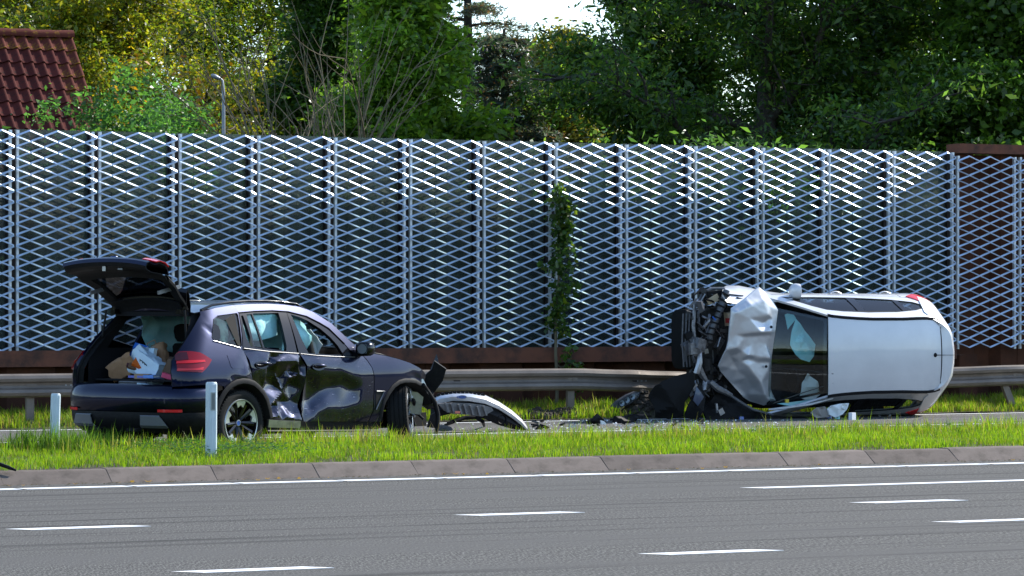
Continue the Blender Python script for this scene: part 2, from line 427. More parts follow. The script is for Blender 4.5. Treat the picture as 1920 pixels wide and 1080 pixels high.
# broad-leaved weeds by the near marker post and along the strip
def weeds(name, n, xr, yr, zf, seed, label):
    r = np.random.default_rng(seed); x = r.normal((xr[0] + xr[1]) / 2, (xr[1] - xr[0]) / 4, n); y = r.uniform(yr[0], yr[1], n)
    z = np.array([zf(a, b) for a, b in zip(x, y)]) + r.uniform(.02, .12, n); an = r.uniform(0, 6.28, n); s = r.uniform(.018, .045, n); tl = r.uniform(-.5, .5, n)
    d = np.stack([np.cos(an), np.sin(an), tl], 1) * s[:, None]; p = np.stack([-np.sin(an), np.cos(an), r.uniform(-.4, .4, n)], 1) * s[:, None] * .4; c = np.stack([x, y, z], 1)
    V = np.stack([c, c + d * .5 + p, c + d, c + d * .5 - p], 1).reshape(-1, 3)
    col = np.array([(.05, .13, .02), (.07, .17, .02), (.04, .10, .02)])[r.integers(0, 3, n)] * r.uniform(.8, 1.2, (n, 1))
    tag(npmesh(name, V, 4, np.arange(n * 4).reshape(-1, 4), M_grass, cols=np.repeat(col, 4, 0)), label, 'weeds', kind='stuff')
weeds('weeds', 2600, (8.8, 10.6), (28.0, 30.6), vz, 31, 'low clover leaves around the nearer marker post')
weeds('weeds', 1500, (16, 20.5), (30.6, 31.7), vz, 32, 'low broad leaves at the back edge of the grass strip')
# grit, dead leaves and crumbs collected in the gutter
r_ = np.random.default_rng(88); n_ = 900; q_ = []; cq = []
for k in range(n_):
    x, y = r_.uniform(5, 22), 26.93 - abs(r_.normal(0, .10)); an_ = r_.uniform(0, 6.28); s_ = r_.uniform(.004, .014) * (2.2 if k % 23 == 0 else 1)
    q_.append([(x + s_ * math.cos(an_ + t) * (1.6 if i % 2 else .8), y + s_ * math.sin(an_ + t), .006 + s_ * .7 * (i % 2)) for i, t in enumerate((0, 1.57, 3.14, 4.71))]); cq.append([(.10, .085, .07), (.05, .045, .04), (.26, .16, .05)][0 if k % 3 else 1] if k % 23 else (.30, .18, .05))
tag(npmesh('gutter_grit', np.array(q_).reshape(-1, 3), 4, np.arange(n_ * 4).reshape(-1, 4), M_grass, cols=np.repeat(np.array(cq), 4, 0)), 'grit and dead leaves gathered along the foot of the kerb', 'grit', kind='stuff')

# ================================================================ noise barrier, sheet piles, guardrail, marker posts
M_alu = P('anodised_aluminium', (.72, .82, .94), .40, .88, var=(7, (.68, .76, .86), .5, .8), var2=(2.5, (.52, .55, .58), .6, .85, (1, 1, .5)))  # some of the mirrored sky's blue is put into the base colour
M_aluf = P('frame_aluminium', (.72, .75, .78), .42, .45, var=(9, (.42, .43, .44), .5, .8))
M_dark = P('dark_steel', (.018, .013, .011), .7, .2, var=(6, (.035, .02, .014), .45, .7))
M_rust = P('weathering_steel', (.15, .05, .025), .85, var=(3.2, (.05, .022, .014), .42, .66), var2=(14, (.17, .07, .035), .6, .85), bump=(60, .3, .004))
M_rustd = P('weathering_steel_dark', (.062, .026, .016), .85, spec=.15, var=(2.2, (.11, .04, .022), .45, .75), bump=(60, .3, .004))
M_pane = glassmat('barrier_glass', (.46, .51, .48), .05, 1.4, dirt=((.20, .25, .23), .42))  # grime, its colour also brightened as a light veil over the view behind
M_bolt = P('zinc_bolt', (.35, .35, .35), .45, .8)
BX0, BP, BY = 10.65, 1.1855, 40.8                      # first joint, bay pitch, line of the mesh
ZB, DZ, NR = 1.02, .1535, 20
ZT = ZB + DZ * NR
def ybend(t):                                          # panels curl back at both long edges
    e = min(t, 1 - t) * BP
    return .045 * max(0, 1 - e / .17) ** 2
def lattice():
    m = MB(); px = BP / 3; s = DZ / px; w, th = .031, .0035; pad = .012
    for sg in (1, -1):
        for k in range(-NR - 2, 4):
            # falling strand z = ZT - s (x - px/2) + k DZ (mirrored for the rising one)
            x0 = max(pad, px / 2 + k * px); x1 = min(BP - pad, px / 2 + (k + NR) * px)
            if x1 - x0 < .05: continue
            cuts = [x0] + [c for c in (.03, .06, .10, .17, BP - .17, BP - .10, BP - .06, BP - .03) if x0 + .01 < c < x1 - .01] + [x1]
            rows = []
            for x in cuts:
                z = ZT - s * (x - px / 2) + k * DZ; X = x if sg > 0 else BP - x
                a = Vector((sg * 1, 0, -s)).normalized(); n = Vector((0, -1, 0)); u = n.cross(a); u = u if u.z > 0 else -u
                c = Vector((X, ybend(X / BP), z)); tl = rad(47)
                wd = u * math.cos(tl) - n * math.sin(tl); nd = u * math.sin(tl) + n * math.cos(tl)      # the strand's flat faces up and out
                rows.append([c + wd * w / 2 + nd * th, c - wd * w / 2 + nd * th, c - wd * w / 2 - nd * th, c + wd * w / 2 - nd * th])
            m.grid(rows, close=True); b = len(m.v)
            m.f.append((b - 4, b - 3, b - 2, b - 1)); q = b - 4 * len(cuts); m.f.append((q + 3, q + 2, q + 1, q))
    return m
lat0 = None; up0 = None; pane0 = None; post0 = None
where = ['with only plain roof slope behind its glass', 'with the red tiled roof behind its glass', 'at the eaves corner of the red tiled roof', 'behind the raised tailgate of the dark SUV', 'above the roof of the dark SUV', 'above the front window of the dark SUV',
         'above the bonnet of the dark SUV', 'above the torn-off bumper', 'one bay before the climbing plant', 'with the climbing plant growing over its frame', 'one bay past the climbing plant', 'above the crushed front of the silver car',
         'above the door mirror of the silver car', 'above the roof panel of the silver car', 'above the tail of the silver car', 'backed by rusty steel, first such bay', 'backed by rusty steel, second such bay', 'backed by rusty steel, last bay']
NB = 17
for i in range(-1, NB - 1):
    x = BX0 + BP * i; rusty = i >= 13
    r = empty('noise_barrier_panel', (x, BY, 0))
    tag(r, 'aluminium diamond mesh noise barrier panel ' + where[i + 1], 'barrier panel', 'mesh panels of the noise barrier')
    dz = -.05 if rusty else 0.0
    if lat0 is None: o = lat0 = lattice().build('diamond_mesh', M_alu, r)
    else: o = bpy.data.objects.new('diamond_mesh', lat0.data); COL.objects.link(o); o.parent = r
    o.location = (0, random.uniform(-.014, .014), dz + random.uniform(-.006, .006)); o.rotation_euler = (random.uniform(-.004, .004), 0, random.uniform(-.006, .006))
    for xx in (.052, BP - .052):
        if up0 is None:
            m = MB().box((0, .115, (ZT + ZB) / 2 - .02), (.034, .05, ZT - ZB + .02)); m.box((0, .105, ZT - .02), (.036, .07, .05))
            for q in range(7): m.box((0, .086, ZB + .2 + q * .45), (.014, .012, .014))
            o = up0 = m.build('frame_upright', M_aluf, r)
        else: o = bpy.data.objects.new('frame_upright', up0.data); COL.objects.link(o); o.parent = r
        o.location = (xx, 0, dz)
    if not rusty:
        if pane0 is None:
            m = MB().box((BP / 2, .30, (1.0 + ZT + .03) / 2), (BP - .11, .016, ZT + .03 - 1.0)); o = pane0 = m.build('glass_pane', M_pane, r)
        else: o = bpy.data.objects.new('glass_pane', pane0.data); COL.objects.link(o); o.parent = r
    if post0 is None:
        m = MB().box((0, .24, 2.52), (.13, .012, 3.2)).box((0, .40, 2.52), (.13, .012, 3.2)).box((0, .32, 2.52), (.012, .15, 3.2))
        m.box((-.075, .30, 2.55), (.006, .05, 3.1)).box((.075, .30, 2.55), (.006, .05, 3.1))
        o = post0 = m.build('steel_post', M_dark, r)
    else: o = bpy.data.objects.new('steel_post', post0.data); COL.objects.link(o); o.parent = r
    o.location = (BP, 0, dz - .03)
# base wall: capping beam over sheet piles
wall = empty('sheet_pile_wall', (18, 41, 0)); tag(wall, 'rusty sheet pile wall with capping beam carrying the noise barrier', 'wall')
def pile_profile():
    return [(0, 0), (.34, 0), (.46, .17), (.74, .17), (.86, 0), (1.2, 0)]
def piles(x0, n, z0, z1, y):
    for k in range(n):
        m = MB(); rows = [[Vector((x0 + 1.2 * k + a - 18 + (.004 if a == 0 else -.004 if a == 1.2 else 0), y + b - 41, z)) for a, b in pile_profile()] for z in (z0, z1)]
        m.grid(rows); m.grid([[p + Vector((0, .012, 0)) for p in r_] for r_ in rows])
        xj = x0 + 1.2 * k - 18; m.box((xj, y - 41 + .004, (z0 + z1) / 2), (.05, .03, z1 - z0))
        m.build('sheet_pile', M_rustd, wall)
piles(7.3, 16, -.1, .86, 40.93)
piles(26.15, 4, -.1, 4.08, 41.03)
cap = MB()
cap.box((8.2 + (26.0 - 8.2) / 2 - 18, 40.94 - 41, .90), (26.0 - 8.2, .36, .225)); cap.build('capping_beam', M_rust, wall)
MB().box((28.85 - 18, 41.02 - 41, 4.165), (5.5, .40, .15)).build('top_beam', M_rust, wall)
MB().box((8.2 + 8.9 - 18, 41.22 - 41, 1.03), (17.8, .06, .04)).build('glazing_sill', M_dark, wall)

# guardrail
M_galv = P('galvanised_rail', (.20, .165, .135), .5, .25, var=(2.5, (.13, .105, .085), .4, .7), var2=(30, (.33, .28, .24), .62, .8), bump=(90, .15, .002))
rail = empty('guardrail', (18, 39.1, 0)); tag(rail, 'galvanised W-beam guardrail bent down where the silver car hit it', 'guardrail')
prof = [(.012, .155), (-.01, .158), (-.055, .135), (-.075, .095), (-.06, .055), (-.012, .03), (.0, 0.0), (-.012, -.03), (-.06, -.055), (-.075, -.095), (-.055, -.135), (-.01, -.158), (.012, -.155)]
path = [(2, 39.1, .575, 0), (10, 39.1, .575, 0), (15, 39.1, .575, 0), (17.2, 39.1, .577, 0), (18.4, 39.1, .575, 0), (19.3, 39.17, .545, .02), (20.0, 39.3, .515, .06), (21.2, 39.55, .46, .15), (22.6, 39.6, .44, .18), (23.9, 39.4, .48, .12), (25.0, 39.22, .535, .05), (26.0, 39.12, .56, .02), (28, 39.1, .575, 0), (40, 39.1, .575, 0)]
def rail_at(X):
    for a, b in zip(path, path[1:]):
        if a[0] <= X <= b[0]:
            t = (X - a[0]) / (b[0] - a[0]); t = t * t * (3 - 2 * t); return [a[i] + (b[i] - a[i]) * t for i in range(4)]
def rail_piece(x0, x1):
    rows = []; n = max(4, int((x1 - x0) / .25)); n2 = Vector((0, .004, 0)); R2 = []
    for i in range(n + 1):
        X = x0 + (x1 - x0) * i / n; _, Y, Z, tw = rail_at(X); c, s_ = math.cos(tw), math.sin(tw)
        pts = [Vector((X - 18, Y - 39.1 + a * c + b * s_, Z + b * c - a * s_)) for a, b in prof]
        rows.append(pts + [p + n2 for p in pts[::-1]])
    return MB().grid(rows, close=True)
ends = [2.4, 6.5, 10.9, 15.2, 19.52, 23.84, 28.2, 39]
for a, b in zip(ends, ends[1:]):
    o = rail_piece(a - .02, b + .14).build('rail_beam', M_galv, rail, smooth=28); o.location.y = -.004 * (ends.index(a) % 2)
for X in ends[1:-1]:
    _, Y, Z, tw = rail_at(X)
    for dx in (-.07, .0, .07): MB().box((X - 18 + dx + .06, Y - 39.1 - .012, Z), (.02, .02, .02)).build('splice_bolt', M_bolt, rail)
def rpost(X, lean=0.0, h=.62):
    _, Y, Z, tw = rail_at(X); m = MB(); R_ = Matrix.Rotation(lean, 3, 'Y')
    for c, d in (((0, .03, 0), (.1, .006, h + .2)), ((-.05, .06, 0), (.006, .07, h + .2)), ((.05, .06, 0), (.006, .07, h + .2))):
        m.box(R_ @ (Vector(c) + Vector((0, 0, (h + .2) / 2 - .2))) + Vector((X - 18, Y - 39.1 + .02, 0)), d, R_)
    m.build('rail_post', M_galv, rail)
    m = MB().box((X - 18, Y - 39.1 - .006, Z), (.15, .012, .05)).box((X - 18, Y - 39.1 - .016, Z), (.022, .012, .022)); m.build('post_bolt_plate', M_galv, rail)
for X in (6.4, 10.42, 14.4, 18.42): rpost(X)
rpost(22.4, .25, .5); rpost(26.05, -.42, .56)
for X in (16.6, 17.25 + 2.2):
    _, Y, Z, tw = rail_at(X); MB().box((X - 18, Y - 39.1 - .004, Z - .005), (.10, .010, .02)).build('slot', M_dark, rail)

# white marker posts
M_post = P('marker_plastic', (.50, .58, .62), .4, var=(6, (.42, .49, .53), .45, .75), bump=(18, .1, .01))
M_refl = P('reflector', (.33, .38, .38), .25, .2)
M_reflb = P('reflector_edge', (.12, .14, .14), .4)
def marker(px, h, w, lean, label, plate):
    g_ = px; r = empty('marker_post', (g_.x, g_.y, vz(g_.x, g_.y) - .05), rad(8)); r.rotation_euler[1] = lean
    tag(r, label, 'marker post', 'white marker posts in the grass strip')
    m = MB(); t = .10
    prof_ = [(-w / 2, -t / 2 + .02), (-w / 2 + .02, -t / 2), (w / 2 - .02, -t / 2), (w / 2, -t / 2 + .02), (w / 2, t / 2), (-w / 2, t / 2)]
    rows = [[Vector((a * sc, b * sc, z)) for a, b in prof_] for z, sc in ((-.1, 1), (h - .03, 1), (h - .01, .95), (h, .82))]
    m.grid(rows, close=True); b0 = len(m.v); m.f.append(tuple(range(b0 - 6, b0)))
    m.build('shaft', M_post, r, smooth=40)
    if plate:
        f = MB().box((-.012, -t / 2 - .002, h - .19), (.05, .008, .18)).build('reflector', M_refl, r)
        MB().box((-.012, -t / 2 - .0035, h - .19), (.034, .008, .16)).build('reflector_rim', M_reflb, f)
marker(Vector((9.37, 28.30, 0)), .80, .088, .006, 'white plastic marker post with a reflector, in front of the SUV rear wheel', True)
marker(Vector((8.28, 30.15, 0)), .66, .075, .03, 'plain white marker post in tall weeds behind the kerb', False)

# ================================================================ behind the barrier: house, lamp, trees
M_tile = P('clay_tile', (.088, .019, .015), .85, spec=.12, rnd=.22, var=(14, (.032, .016, .013), .52, .66), var2=(45, (.22, .18, .16), .72, .78), bump=(70, .4, .004), coord='Object')
M_lich = P('lichen_tile', (.10, .024, .016), .85, spec=.15, var=(7, (.24, .12, .012), .52, .66), var2=(16, (.03, .02, .015), .6, .75), bump=(60, .5, .006))
M_brick = P('house_brick', (.16, .07, .045), .85, var=(20, (.1, .05, .035), .4, .7))
M_batten = P('roof_underlay', (.02, .014, .012), .9)
HY_, PITCH = 49.0, rad(45)
Rr = at(133, 67, HY_)
house = empty('house', (Rr.x, HY_, 0)); tag(house, 'house with a steep red clay pantile roof behind the barrier', 'house')
slen = (Rr.z - 2.75) / math.sin(PITCH)
def rp(a, b, n=0.0):                                    # roof plane: a along ridge (to one side negative), b down slope, n off the plane
    return Vector((a, -b * math.cos(PITCH) - n * math.sin(PITCH), Rr.z - b * math.sin(PITCH) + n * math.cos(PITCH)))
HL, DEEP = 9.0, slen * math.cos(PITCH)
m = MB().add([rp(0, .05, -.05), rp(0, slen, -.05), rp(-HL, slen, -.05), rp(-HL, .05, -.05)], [(0, 1, 2, 3)])
back = lambda a, b: Vector((a, b * math.cos(PITCH), Rr.z - b * math.sin(PITCH)))
m.add([back(0, .05), back(0, slen), back(-HL, slen), back(-HL, .05)], [(3, 2, 1, 0)])
roof = m.build('roof', M_batten, house)
w = MB().box((-HL / 2, 0, 1.37), (HL - .3, 2 * DEEP - .5, 2.74))
w.add([(-.15, -DEEP + .25, 2.74), (-.15, DEEP - .25, 2.74), (-.15, 0, Rr.z - .1)], [(0, 1, 2)])
w.build('wall', M_brick, house)
TW, GA = .2, .335
def tile_mesh():
    m = MB(); top = []; prof_ = [(-.1, .0), (-.075, -.008), (-.04, -.012), (0, -.008), (.03, .008), (.055, .028), (.08, .034), (.1, .026), (.112, .004)]
    rows = []
    for b, lift in ((0, .0), (.2, .018), (.375, .034)):
        rows.append([rp0(a, b, h + lift) for a, h in prof_])
    rows.append([rp0(a, .375, h + .034 - .016) for a, h in prof_])
    m.grid(rows); return m
def rp0(a, b, n): return Vector((a, -b * math.cos(PITCH) - n * math.sin(PITCH), -b * math.sin(PITCH) + n * math.cos(PITCH)))
t0 = t1 = None
for row in range(int(slen / GA)):
    for c in range(17):
        lich = row == 0 or (c < 2 and random.random() < .4)
        src = t1 if lich else t0
        if src is None:
            o = tile_mesh().build('roof_tile', M_lich if lich else M_tile, roof, smooth=50)
            if lich: t1 = o
            else: t0 = o
        else: o = bpy.data.objects.new('roof_tile', src.data); COL.objects.link(o); o.parent = roof
        o.location = rp(-.1 - c * TW + random.uniform(-.004, .004), .06 + row * GA + random.uniform(-.008, .008), random.uniform(0, .008))
rid = None
for c in range(9):
    if rid is None:
        m = MB(); rows = []
        for x in (0, .04, .36, .40):
            rr = .135 if x in (0, .04) else .12
            rows.append([Vector((-x, rr * math.cos(q) * 1.0, rr * math.sin(q) * .85)) for q in [math.pi * k / 10 for k in range(11)]])
        m.grid(rows); m.grid([[v * 1 + Vector((0, 0, -.02)) for v in r_] for r_ in rows]); b0 = len(m.v)
        m.f.append(tuple(range(0, 11)))
        o = rid = m.build('ridge_tile', M_lich, roof, smooth=40)
    else: o = bpy.data.objects.new('ridge_tile', rid.data); COL.objects.link(o); o.parent = roof
    o.location = (.03 - c * .37, 0, Rr.z - .03 + random.uniform(0, .012))
MB().box(rp(.0, slen / 2, -.02), (.03, .02, slen), Matrix.Rotation(-(math.pi / 2 - PITCH), 3, 'X')).build('bargeboard', M_brick, roof)

# a grey roofed shed far behind
M_slate = P('grey_tile', (.06, .065, .07), .8, var=(8, (.10, .10, .10), .5, .7))
sh = at(425, 210, 70.0); shed = empty('shed', (sh.x, 70, 0)); tag(shed, 'small grey roofed shed glimpsed beneath the trees', 'shed')
MB().box((0, 0, 1.9), (2.6, 3, 3.8)).build('wall', M_batten, shed)
m = MB()
for k in range(12):
    for s_ in (-1, 1): m.box((-1.45 + k * .26, s_ * .95, sh.z - .35), (.2, 2.2, .06), Matrix.Rotation(-s_ * .55, 3, 'X'))
m.box((0, 0, sh.z - .42), (3.0, 3.2, .1)); m.build('roof', M_slate, shed)

# street lamp
M_lamp = P('lamp_grey', (.24, .26, .29), .45, .3)
lp = at(419, 245, 43.6); ltop = at(419, 156, 43.6)
lamp = empty('street_lamp', (lp.x, 43.6, 0)); tag(lamp, 'grey street lamp standing behind the noise barrier', 'street lamp')
zt = ltop.z
m = MB().tube([(0, 0, -.1), (0, 0, zt * .6), (0, 0, zt - .15), (-.02, 0, zt + .04), (-.07, 0, zt + .08)], [.05, .036, .026, .022, .02], 10); m.build('pole', M_lamp, lamp, smooth=40)
m = MB(); rows = []
for t, a, b in ((0, .02, .02), (.03, .035, .03), (.08, .05, .04), (.13, .045, .033), (.16, .012, .012)):
    rows.append([Vector((-.06 - t * .92, math.cos(q) * a, zt + .075 + t * .25 + math.sin(q) * b)) for q in [2 * math.pi * k / 10 for k in range(10)]])
m.grid(rows, close=True); m.build('lamp_head', M_lamp, lamp, smooth=60)

M_leaf = leafmat('leaf', trans=.5, rough=.38, boost=2.4, spec=.5)
M_bark = P('bark', (.045, .036, .028), .9, var=(12, (.08, .07, .055), .5, .75), bump=(30, .8, .02))
M_barkl = P('pale_twig', (.17, .14, .09), .9, spec=.1, var=(5, (.09, .08, .055), .4, .7))
def leaves(name, Pp, size, pal, prob, seed, parent, aspect=.45, up=.5, hang=0.0, colshift=None):
    r = np.random.default_rng(seed); n = len(Pp)
    d = r.normal(size=(n, 3)); d[:, 2] = d[:, 2] * .6 - hang; d /= np.linalg.norm(d, axis=1)[:, None]
    u = r.normal(size=(n, 3)); u[:, 2] += up; u -= d * (u * d).sum(1)[:, None]; u /= np.linalg.norm(u, axis=1)[:, None] + 1e-9
    s = np.cross(d, u); L = (np.asarray(size) * np.clip(r.lognormal(-.08, .33, n), .4, 1.9))[:, None]
    V = np.stack([Pp, Pp + d * L * .45 + s * L * aspect * .5 + u * L * .08, Pp + d * L, Pp + d * L * .45 - s * L * aspect * .5 + u * L * .08], 1).reshape(-1, 3)
    pal = np.array(pal); c = pal[r.choice(len(pal), n, p=prob)] * r.uniform(.7, 1.3, (n, 1))
    if colshift is not None: c = c * colshift
    return npmesh(name, V, 4, np.arange(n * 4).reshape(-1, 4), M_leaf, parent, cols=np.repeat(np.clip(c, .003, .5), 4, 0))
def limbpath(r, a, d, L, n=6, wob=.14, lift=.0):
    pts = [np.array(a, float)]; d = np.array(d, float); d /= np.linalg.norm(d)
    for i in range(n):
        d = d + r.normal(0, wob, 3); d[2] += lift; d /= np.linalg.norm(d); pts.append(pts[-1] + d * L / n)
    return pts
ZVIS = 9.3
def tree(label, base, H, R, z0, pal, seed, prob=None, nl=26, per=64, leaf=.11, tr=.22, sd=.26, group=None, aspect=.45, lift=.02, trunk_lean=(0, 0), cl_var=.35, twig=True, hang=.25, name='leafy_tree', dens=1.0, shape=.55, bark=None):
    ZVIS = 3.3 + .107 * base[1]                        # above this the crown is out of sight from the road: fewer, larger leaves
    r = np.random.default_rng(seed); root = empty(name, (base[0], base[1], 0)); tag(root, label, 'tree', group)
    wood = MB(); tp = [np.array((0, 0, -.2))]; n = 10; cur = np.array((0., 0, -.2))
    for i in range(n):
        cur = cur + np.array((trunk_lean[0] / n + r.normal(0, .06), trunk_lean[1] / n + r.normal(0, .06), (H * .92 + .2) / n)); tp.append(cur.copy())
    wood.tube(tp, [tr * (1.25 if i == 0 else 1 - .085 * i) for i in range(n + 1)], 10)
    clumps = []
    for i in range(nl):
        f = (i + r.uniform(0, .9)) / nl; zz = z0 * .85 + (H * .9 - z0 * .85) * f
        k = np.clip((zz + .2) / (H * .92 + .2) * n, 0, n - .01); a = tp[int(k)] + (tp[int(k) + 1] - tp[int(k)]) * (k % 1)
        az = i * 2.4 + r.uniform(-.5, .5); el = .12 + .85 * f + r.normal(0, .12)
        prof_ = math.sin(min(1, (f + .18)) ** shape * math.pi) ** .6 if f < .95 else .4
        L = R * max(.35, prof_) * r.uniform(.75, 1.15)
        pth = limbpath(r, a, (math.cos(az) * math.cos(el), math.sin(az) * math.cos(el), math.sin(el)), L, lift=lift)
        rr = max(.02, tr * .42 * (1 - .6 * f)); wood.tube(pth, [rr * (1 - .14 * j) for j in range(len(pth))], 6, cap=False)
        for j in range(1, len(pth)):
            for q in range(3 if twig else 2):
                dd = pth[j] - pth[j - 1]; dd = dd / np.linalg.norm(dd) + r.normal(0, .65, 3); L2 = L * r.uniform(.16, .36)
                p2 = limbpath(r, pth[j] - (pth[j] - pth[j - 1]) * r.uniform(0, 1), dd, L2, 4, .2, lift)
                if p2[-1][2] < ZVIS: wood.tube(p2, [rr * .32 * (1 - .2 * t) for t in range(len(p2))], 4, cap=False)
                for t in range(1, 5): clumps.append((p2[t], 1))
            clumps.append((pth[j], .6))
    (wood.build('trunk', bark or M_bark, root, smooth=60))
    PP = []; SS = []; CS = []
    for c, wgt in clumps:
        hi = c[2] > ZVIS - .6 
        k = int(per * wgt * dens * r.uniform(.5, 1.4) * (.16 if hi else 1)); 
        if k < 1: continue
        q = c + r.normal(0, 1, (k, 3)) * np.array((sd, sd, sd * .62)) * r.uniform(.7, 1.3); q[:, 2] = np.maximum(q[:, 2], .2)
        PP.append(q); SS.append(np.full(k, leaf * (2.2 if hi else 1))); CS.append(np.full((k, 1), r.uniform(1 - cl_var, 1 + cl_var)))
    PP = np.concatenate(PP); SS = np.concatenate(SS); CS = np.concatenate(CS)
    leaves('crown', PP, SS, pal, prob, seed + 1, root, aspect=aspect, colshift=CS, hang=hang)
    return root, tp
G_DARK = [(.05, .105, .02), (.07, .13, .022), (.035, .08, .02), (.10, .155, .02)]
G_MID = [(.10, .18, .018), (.12, .21, .02), (.07, .14, .016), (.15, .22, .02)]
YEL = [(.17, .16, .010), (.11, .14, .012), (.23, .18, .010), (.07, .11, .012), (.13, .16, .012)]
OLIVE = [(.13, .12, .018), (.10, .105, .015), (.16, .13, .015)]
def X_at(px, Y, y=200): return at(px, y, Y).x
GT = 'trees behind the barrier'
tree('tree turning yellow with fine leaves beside the red roof', (X_at(185, 57), 57), 11.5, 4.6, 2.6, YEL, 41, nl=34, per=78, leaf=.10, tr=.2, sd=.27, group=GT, dens=.9)
tree('tall yellowish tree with arching branches behind the street lamp', (X_at(395, 66), 66), 12.5, 4.6, 4.2, [(.09, .15, .015), (.13, .16, .012), (.18, .17, .01), (.06, .11, .012)], 42, nl=28, per=74, leaf=.105, tr=.2, sd=.3, group=GT, dens=.72)
tree('dark olive tree rising behind the house roof', (X_at(40, 60), 60), 13, 4.2, 3.6, [(.05, .065, .012), (.075, .085, .014), (.03, .045, .012), (.11, .11, .012)], 43, nl=26, per=55, leaf=.10, tr=.24, group=GT, dens=.9)
tree('full green tree standing behind the bare shrub', (X_at(738, 50), 50), 10.0, 1.75, 1.9, G_MID, 44, nl=36, per=62, leaf=.14, tr=.2, sd=.24, group=GT, dens=1.0)
tree('second green tree close behind the bare shrub, darker', (X_at(620, 54), 54), 9.5, 1.5, 2.4, [(.035, .08, .014), (.05, .10, .014)], 45, nl=24, per=60, leaf=.13, tr=.16, sd=.24, group=GT, dens=.9)
tree('olive green tree rounded in the gap below the open sky', (X_at(1062, 72), 72), 8.9, 2.7, 2.6, OLIVE, 46, nl=30, per=74, leaf=.15, tr=.16, group=GT)
tree('huge dark ash tree with a thick trunk behind the laurel', (X_at(1452, 51), 51), 14, 5.2, 2.6, G_DARK, 47, nl=36, per=38, leaf=.14, tr=.30, sd=.28, group=GT, hang=.5, aspect=.36, dens=.9)
tree('dark tree with drooping leaves reaching into the sky gap', (X_at(1228, 55), 55), 10.8, 2.9, 2.6, G_DARK, 48, nl=32, per=44, leaf=.15, tr=.18, sd=.27, group=GT, hang=.6, aspect=.34, dens=.85)
tree('dark tree with browning seed clusters beside the huge ash', (X_at(1610, 53), 53), 12.5, 3.8, 2.8, G_DARK + [(.10, .045, .02)], 49, prob=[.27, .27, .22, .17, .07], nl=32, per=44, leaf=.145, tr=.20, sd=.27, group=GT, hang=.4, dens=.85)
tree('dark trunked tree near the rusty top beam', (X_at(1812, 50), 50), 13, 3.6, 3.0, G_DARK + [(.08, .13, .014)], 50, prob=[.25] * 2 + [.2, .15, .15], nl=30, per=44, leaf=.145, tr=.26, sd=.27, group=GT, dens=.85)
tree('lighter green tree with broad leaves above the rusty beam', (X_at(1905, 47), 47), 9.5, 2.0, 2.2, [(.06, .12, .015), (.085, .15, .016), (.045, .09, .014)], 51, nl=28, per=60, leaf=.14, tr=.12, sd=.24, group=GT, aspect=.6)
tree('sunlit yellow green tree far behind the dark trunks', (X_at(1690, 88), 88), 8.5, 3.2, 1.5, [(.22, .24, .02), (.17, .2, .02)], 52, nl=22, per=60, leaf=.16, tr=.14, sd=.35, group=GT)
tree('unseen green tree added for shade beyond the end of the barrier', (42, 50), 12, 5, 2.5, G_DARK, 53, nl=30, per=14, leaf=.28, tr=.3, sd=.5, group=GT)  # out of view, added to throw shade on the trees beside it

# light green bush by the roof
def bush(label, c, rx, ry, h, pal, seed, n, leaf, name='bush', aspect=.5, zmin=.1):
    r = np.random.default_rng(seed); root = empty(name, (c[0], c[1], 0)); tag(root, label, 'bush', 'bushes behind the barrier')
    w = MB()
    cl = []
    for i in range(22):
        az = r.uniform(0, 6.28); p = limbpath(r, (r.normal(0, .12), r.normal(0, .12), 0), (math.cos(az) * .38 * rx / h * 2, math.sin(az) * .38 * ry / h * 2, 1), h * r.uniform(.7, 1.0), 7, .13)
        w.tube(p, [.03 * (1 - .12 * k) for k in range(8)], 5, cap=False)
        for k in range(2, 8):
            for q in range(4): cl.append(p[k] + r.normal(0, 1, 3) * np.array((rx * .25, ry * .25, .18)))
    w.build('stems', M_bark, root, smooth=60)
    cl = np.array(cl); k = r.integers(0, len(cl), n); q = cl[k] + r.normal(0, .13, (n, 3)); q[:, 2] = np.maximum(q[:, 2], zmin)
    leaves('foliage', q, np.full(n, leaf), pal, None, seed + 3, root, aspect=aspect, up=1.0, colshift=r.uniform(.7, 1.3, len(cl))[k][:, None])
bush('fresh green bush beside the right slope end of the red roof', (X_at(252, 46), 46), .78, .9, 5.75, [(.055, .14, .03), (.075, .17, .035), (.045, .11, .025)], 61, 40000, .085)
LAUR = [(.06, .13, .03), (.08, .16, .03), (.045, .10, .025)]
for k, (px, hh) in enumerate(((1300, 4.25), (1345, 4.4), (1392, 4.3), (1432, 4.15))):
    bush(['laurel bush whose tips poke over the glass, first of the row', 'tallest laurel bush poking over the glass', 'laurel bush next to the huge ash trunk', 'small laurel sprig beside the huge ash trunk'][k], (X_at(px, 42.8), 42.8), .45, .4, hh, LAUR, 70 + k, 8000, .125, 'laurel_bush', .36)
# orange autumn sprays in front of the yellow tree
bush('bush with orange autumn leaves in front of the yellow tree', (X_at(278, 50), 50), 1.1, .7, 6.2, [(.30, .16, .008), (.36, .14, .008), (.22, .17, .01)], 63, 5200, .10)
bush('low green bush under the street lamp', (X_at(370, 48), 48), 1.5, .8, 4.3, G_MID, 64, 14000, .12)
bush('dark green bush in the lower gap beside the conifer', (X_at(975, 46), 46), 1.1, .8, 4.3, G_DARK, 65, 9000, .10)
bush('dark green bush below the drooping ash', (X_at(1130, 45), 45), 1.3, .8, 4.4, G_DARK, 66, 12000, .10)
bush('dark green bush under the far trunks', (X_at(1530, 46), 46), 1.2, .8, 4.5, G_DARK, 67, 10000, .10)
bush('bush with small glossy leaves behind the last glass bay', (X_at(1760, 45), 45), 1.1, .7, 4.4, [(.045, .09, .015), (.065, .12, .016)], 68, 10000, .10)

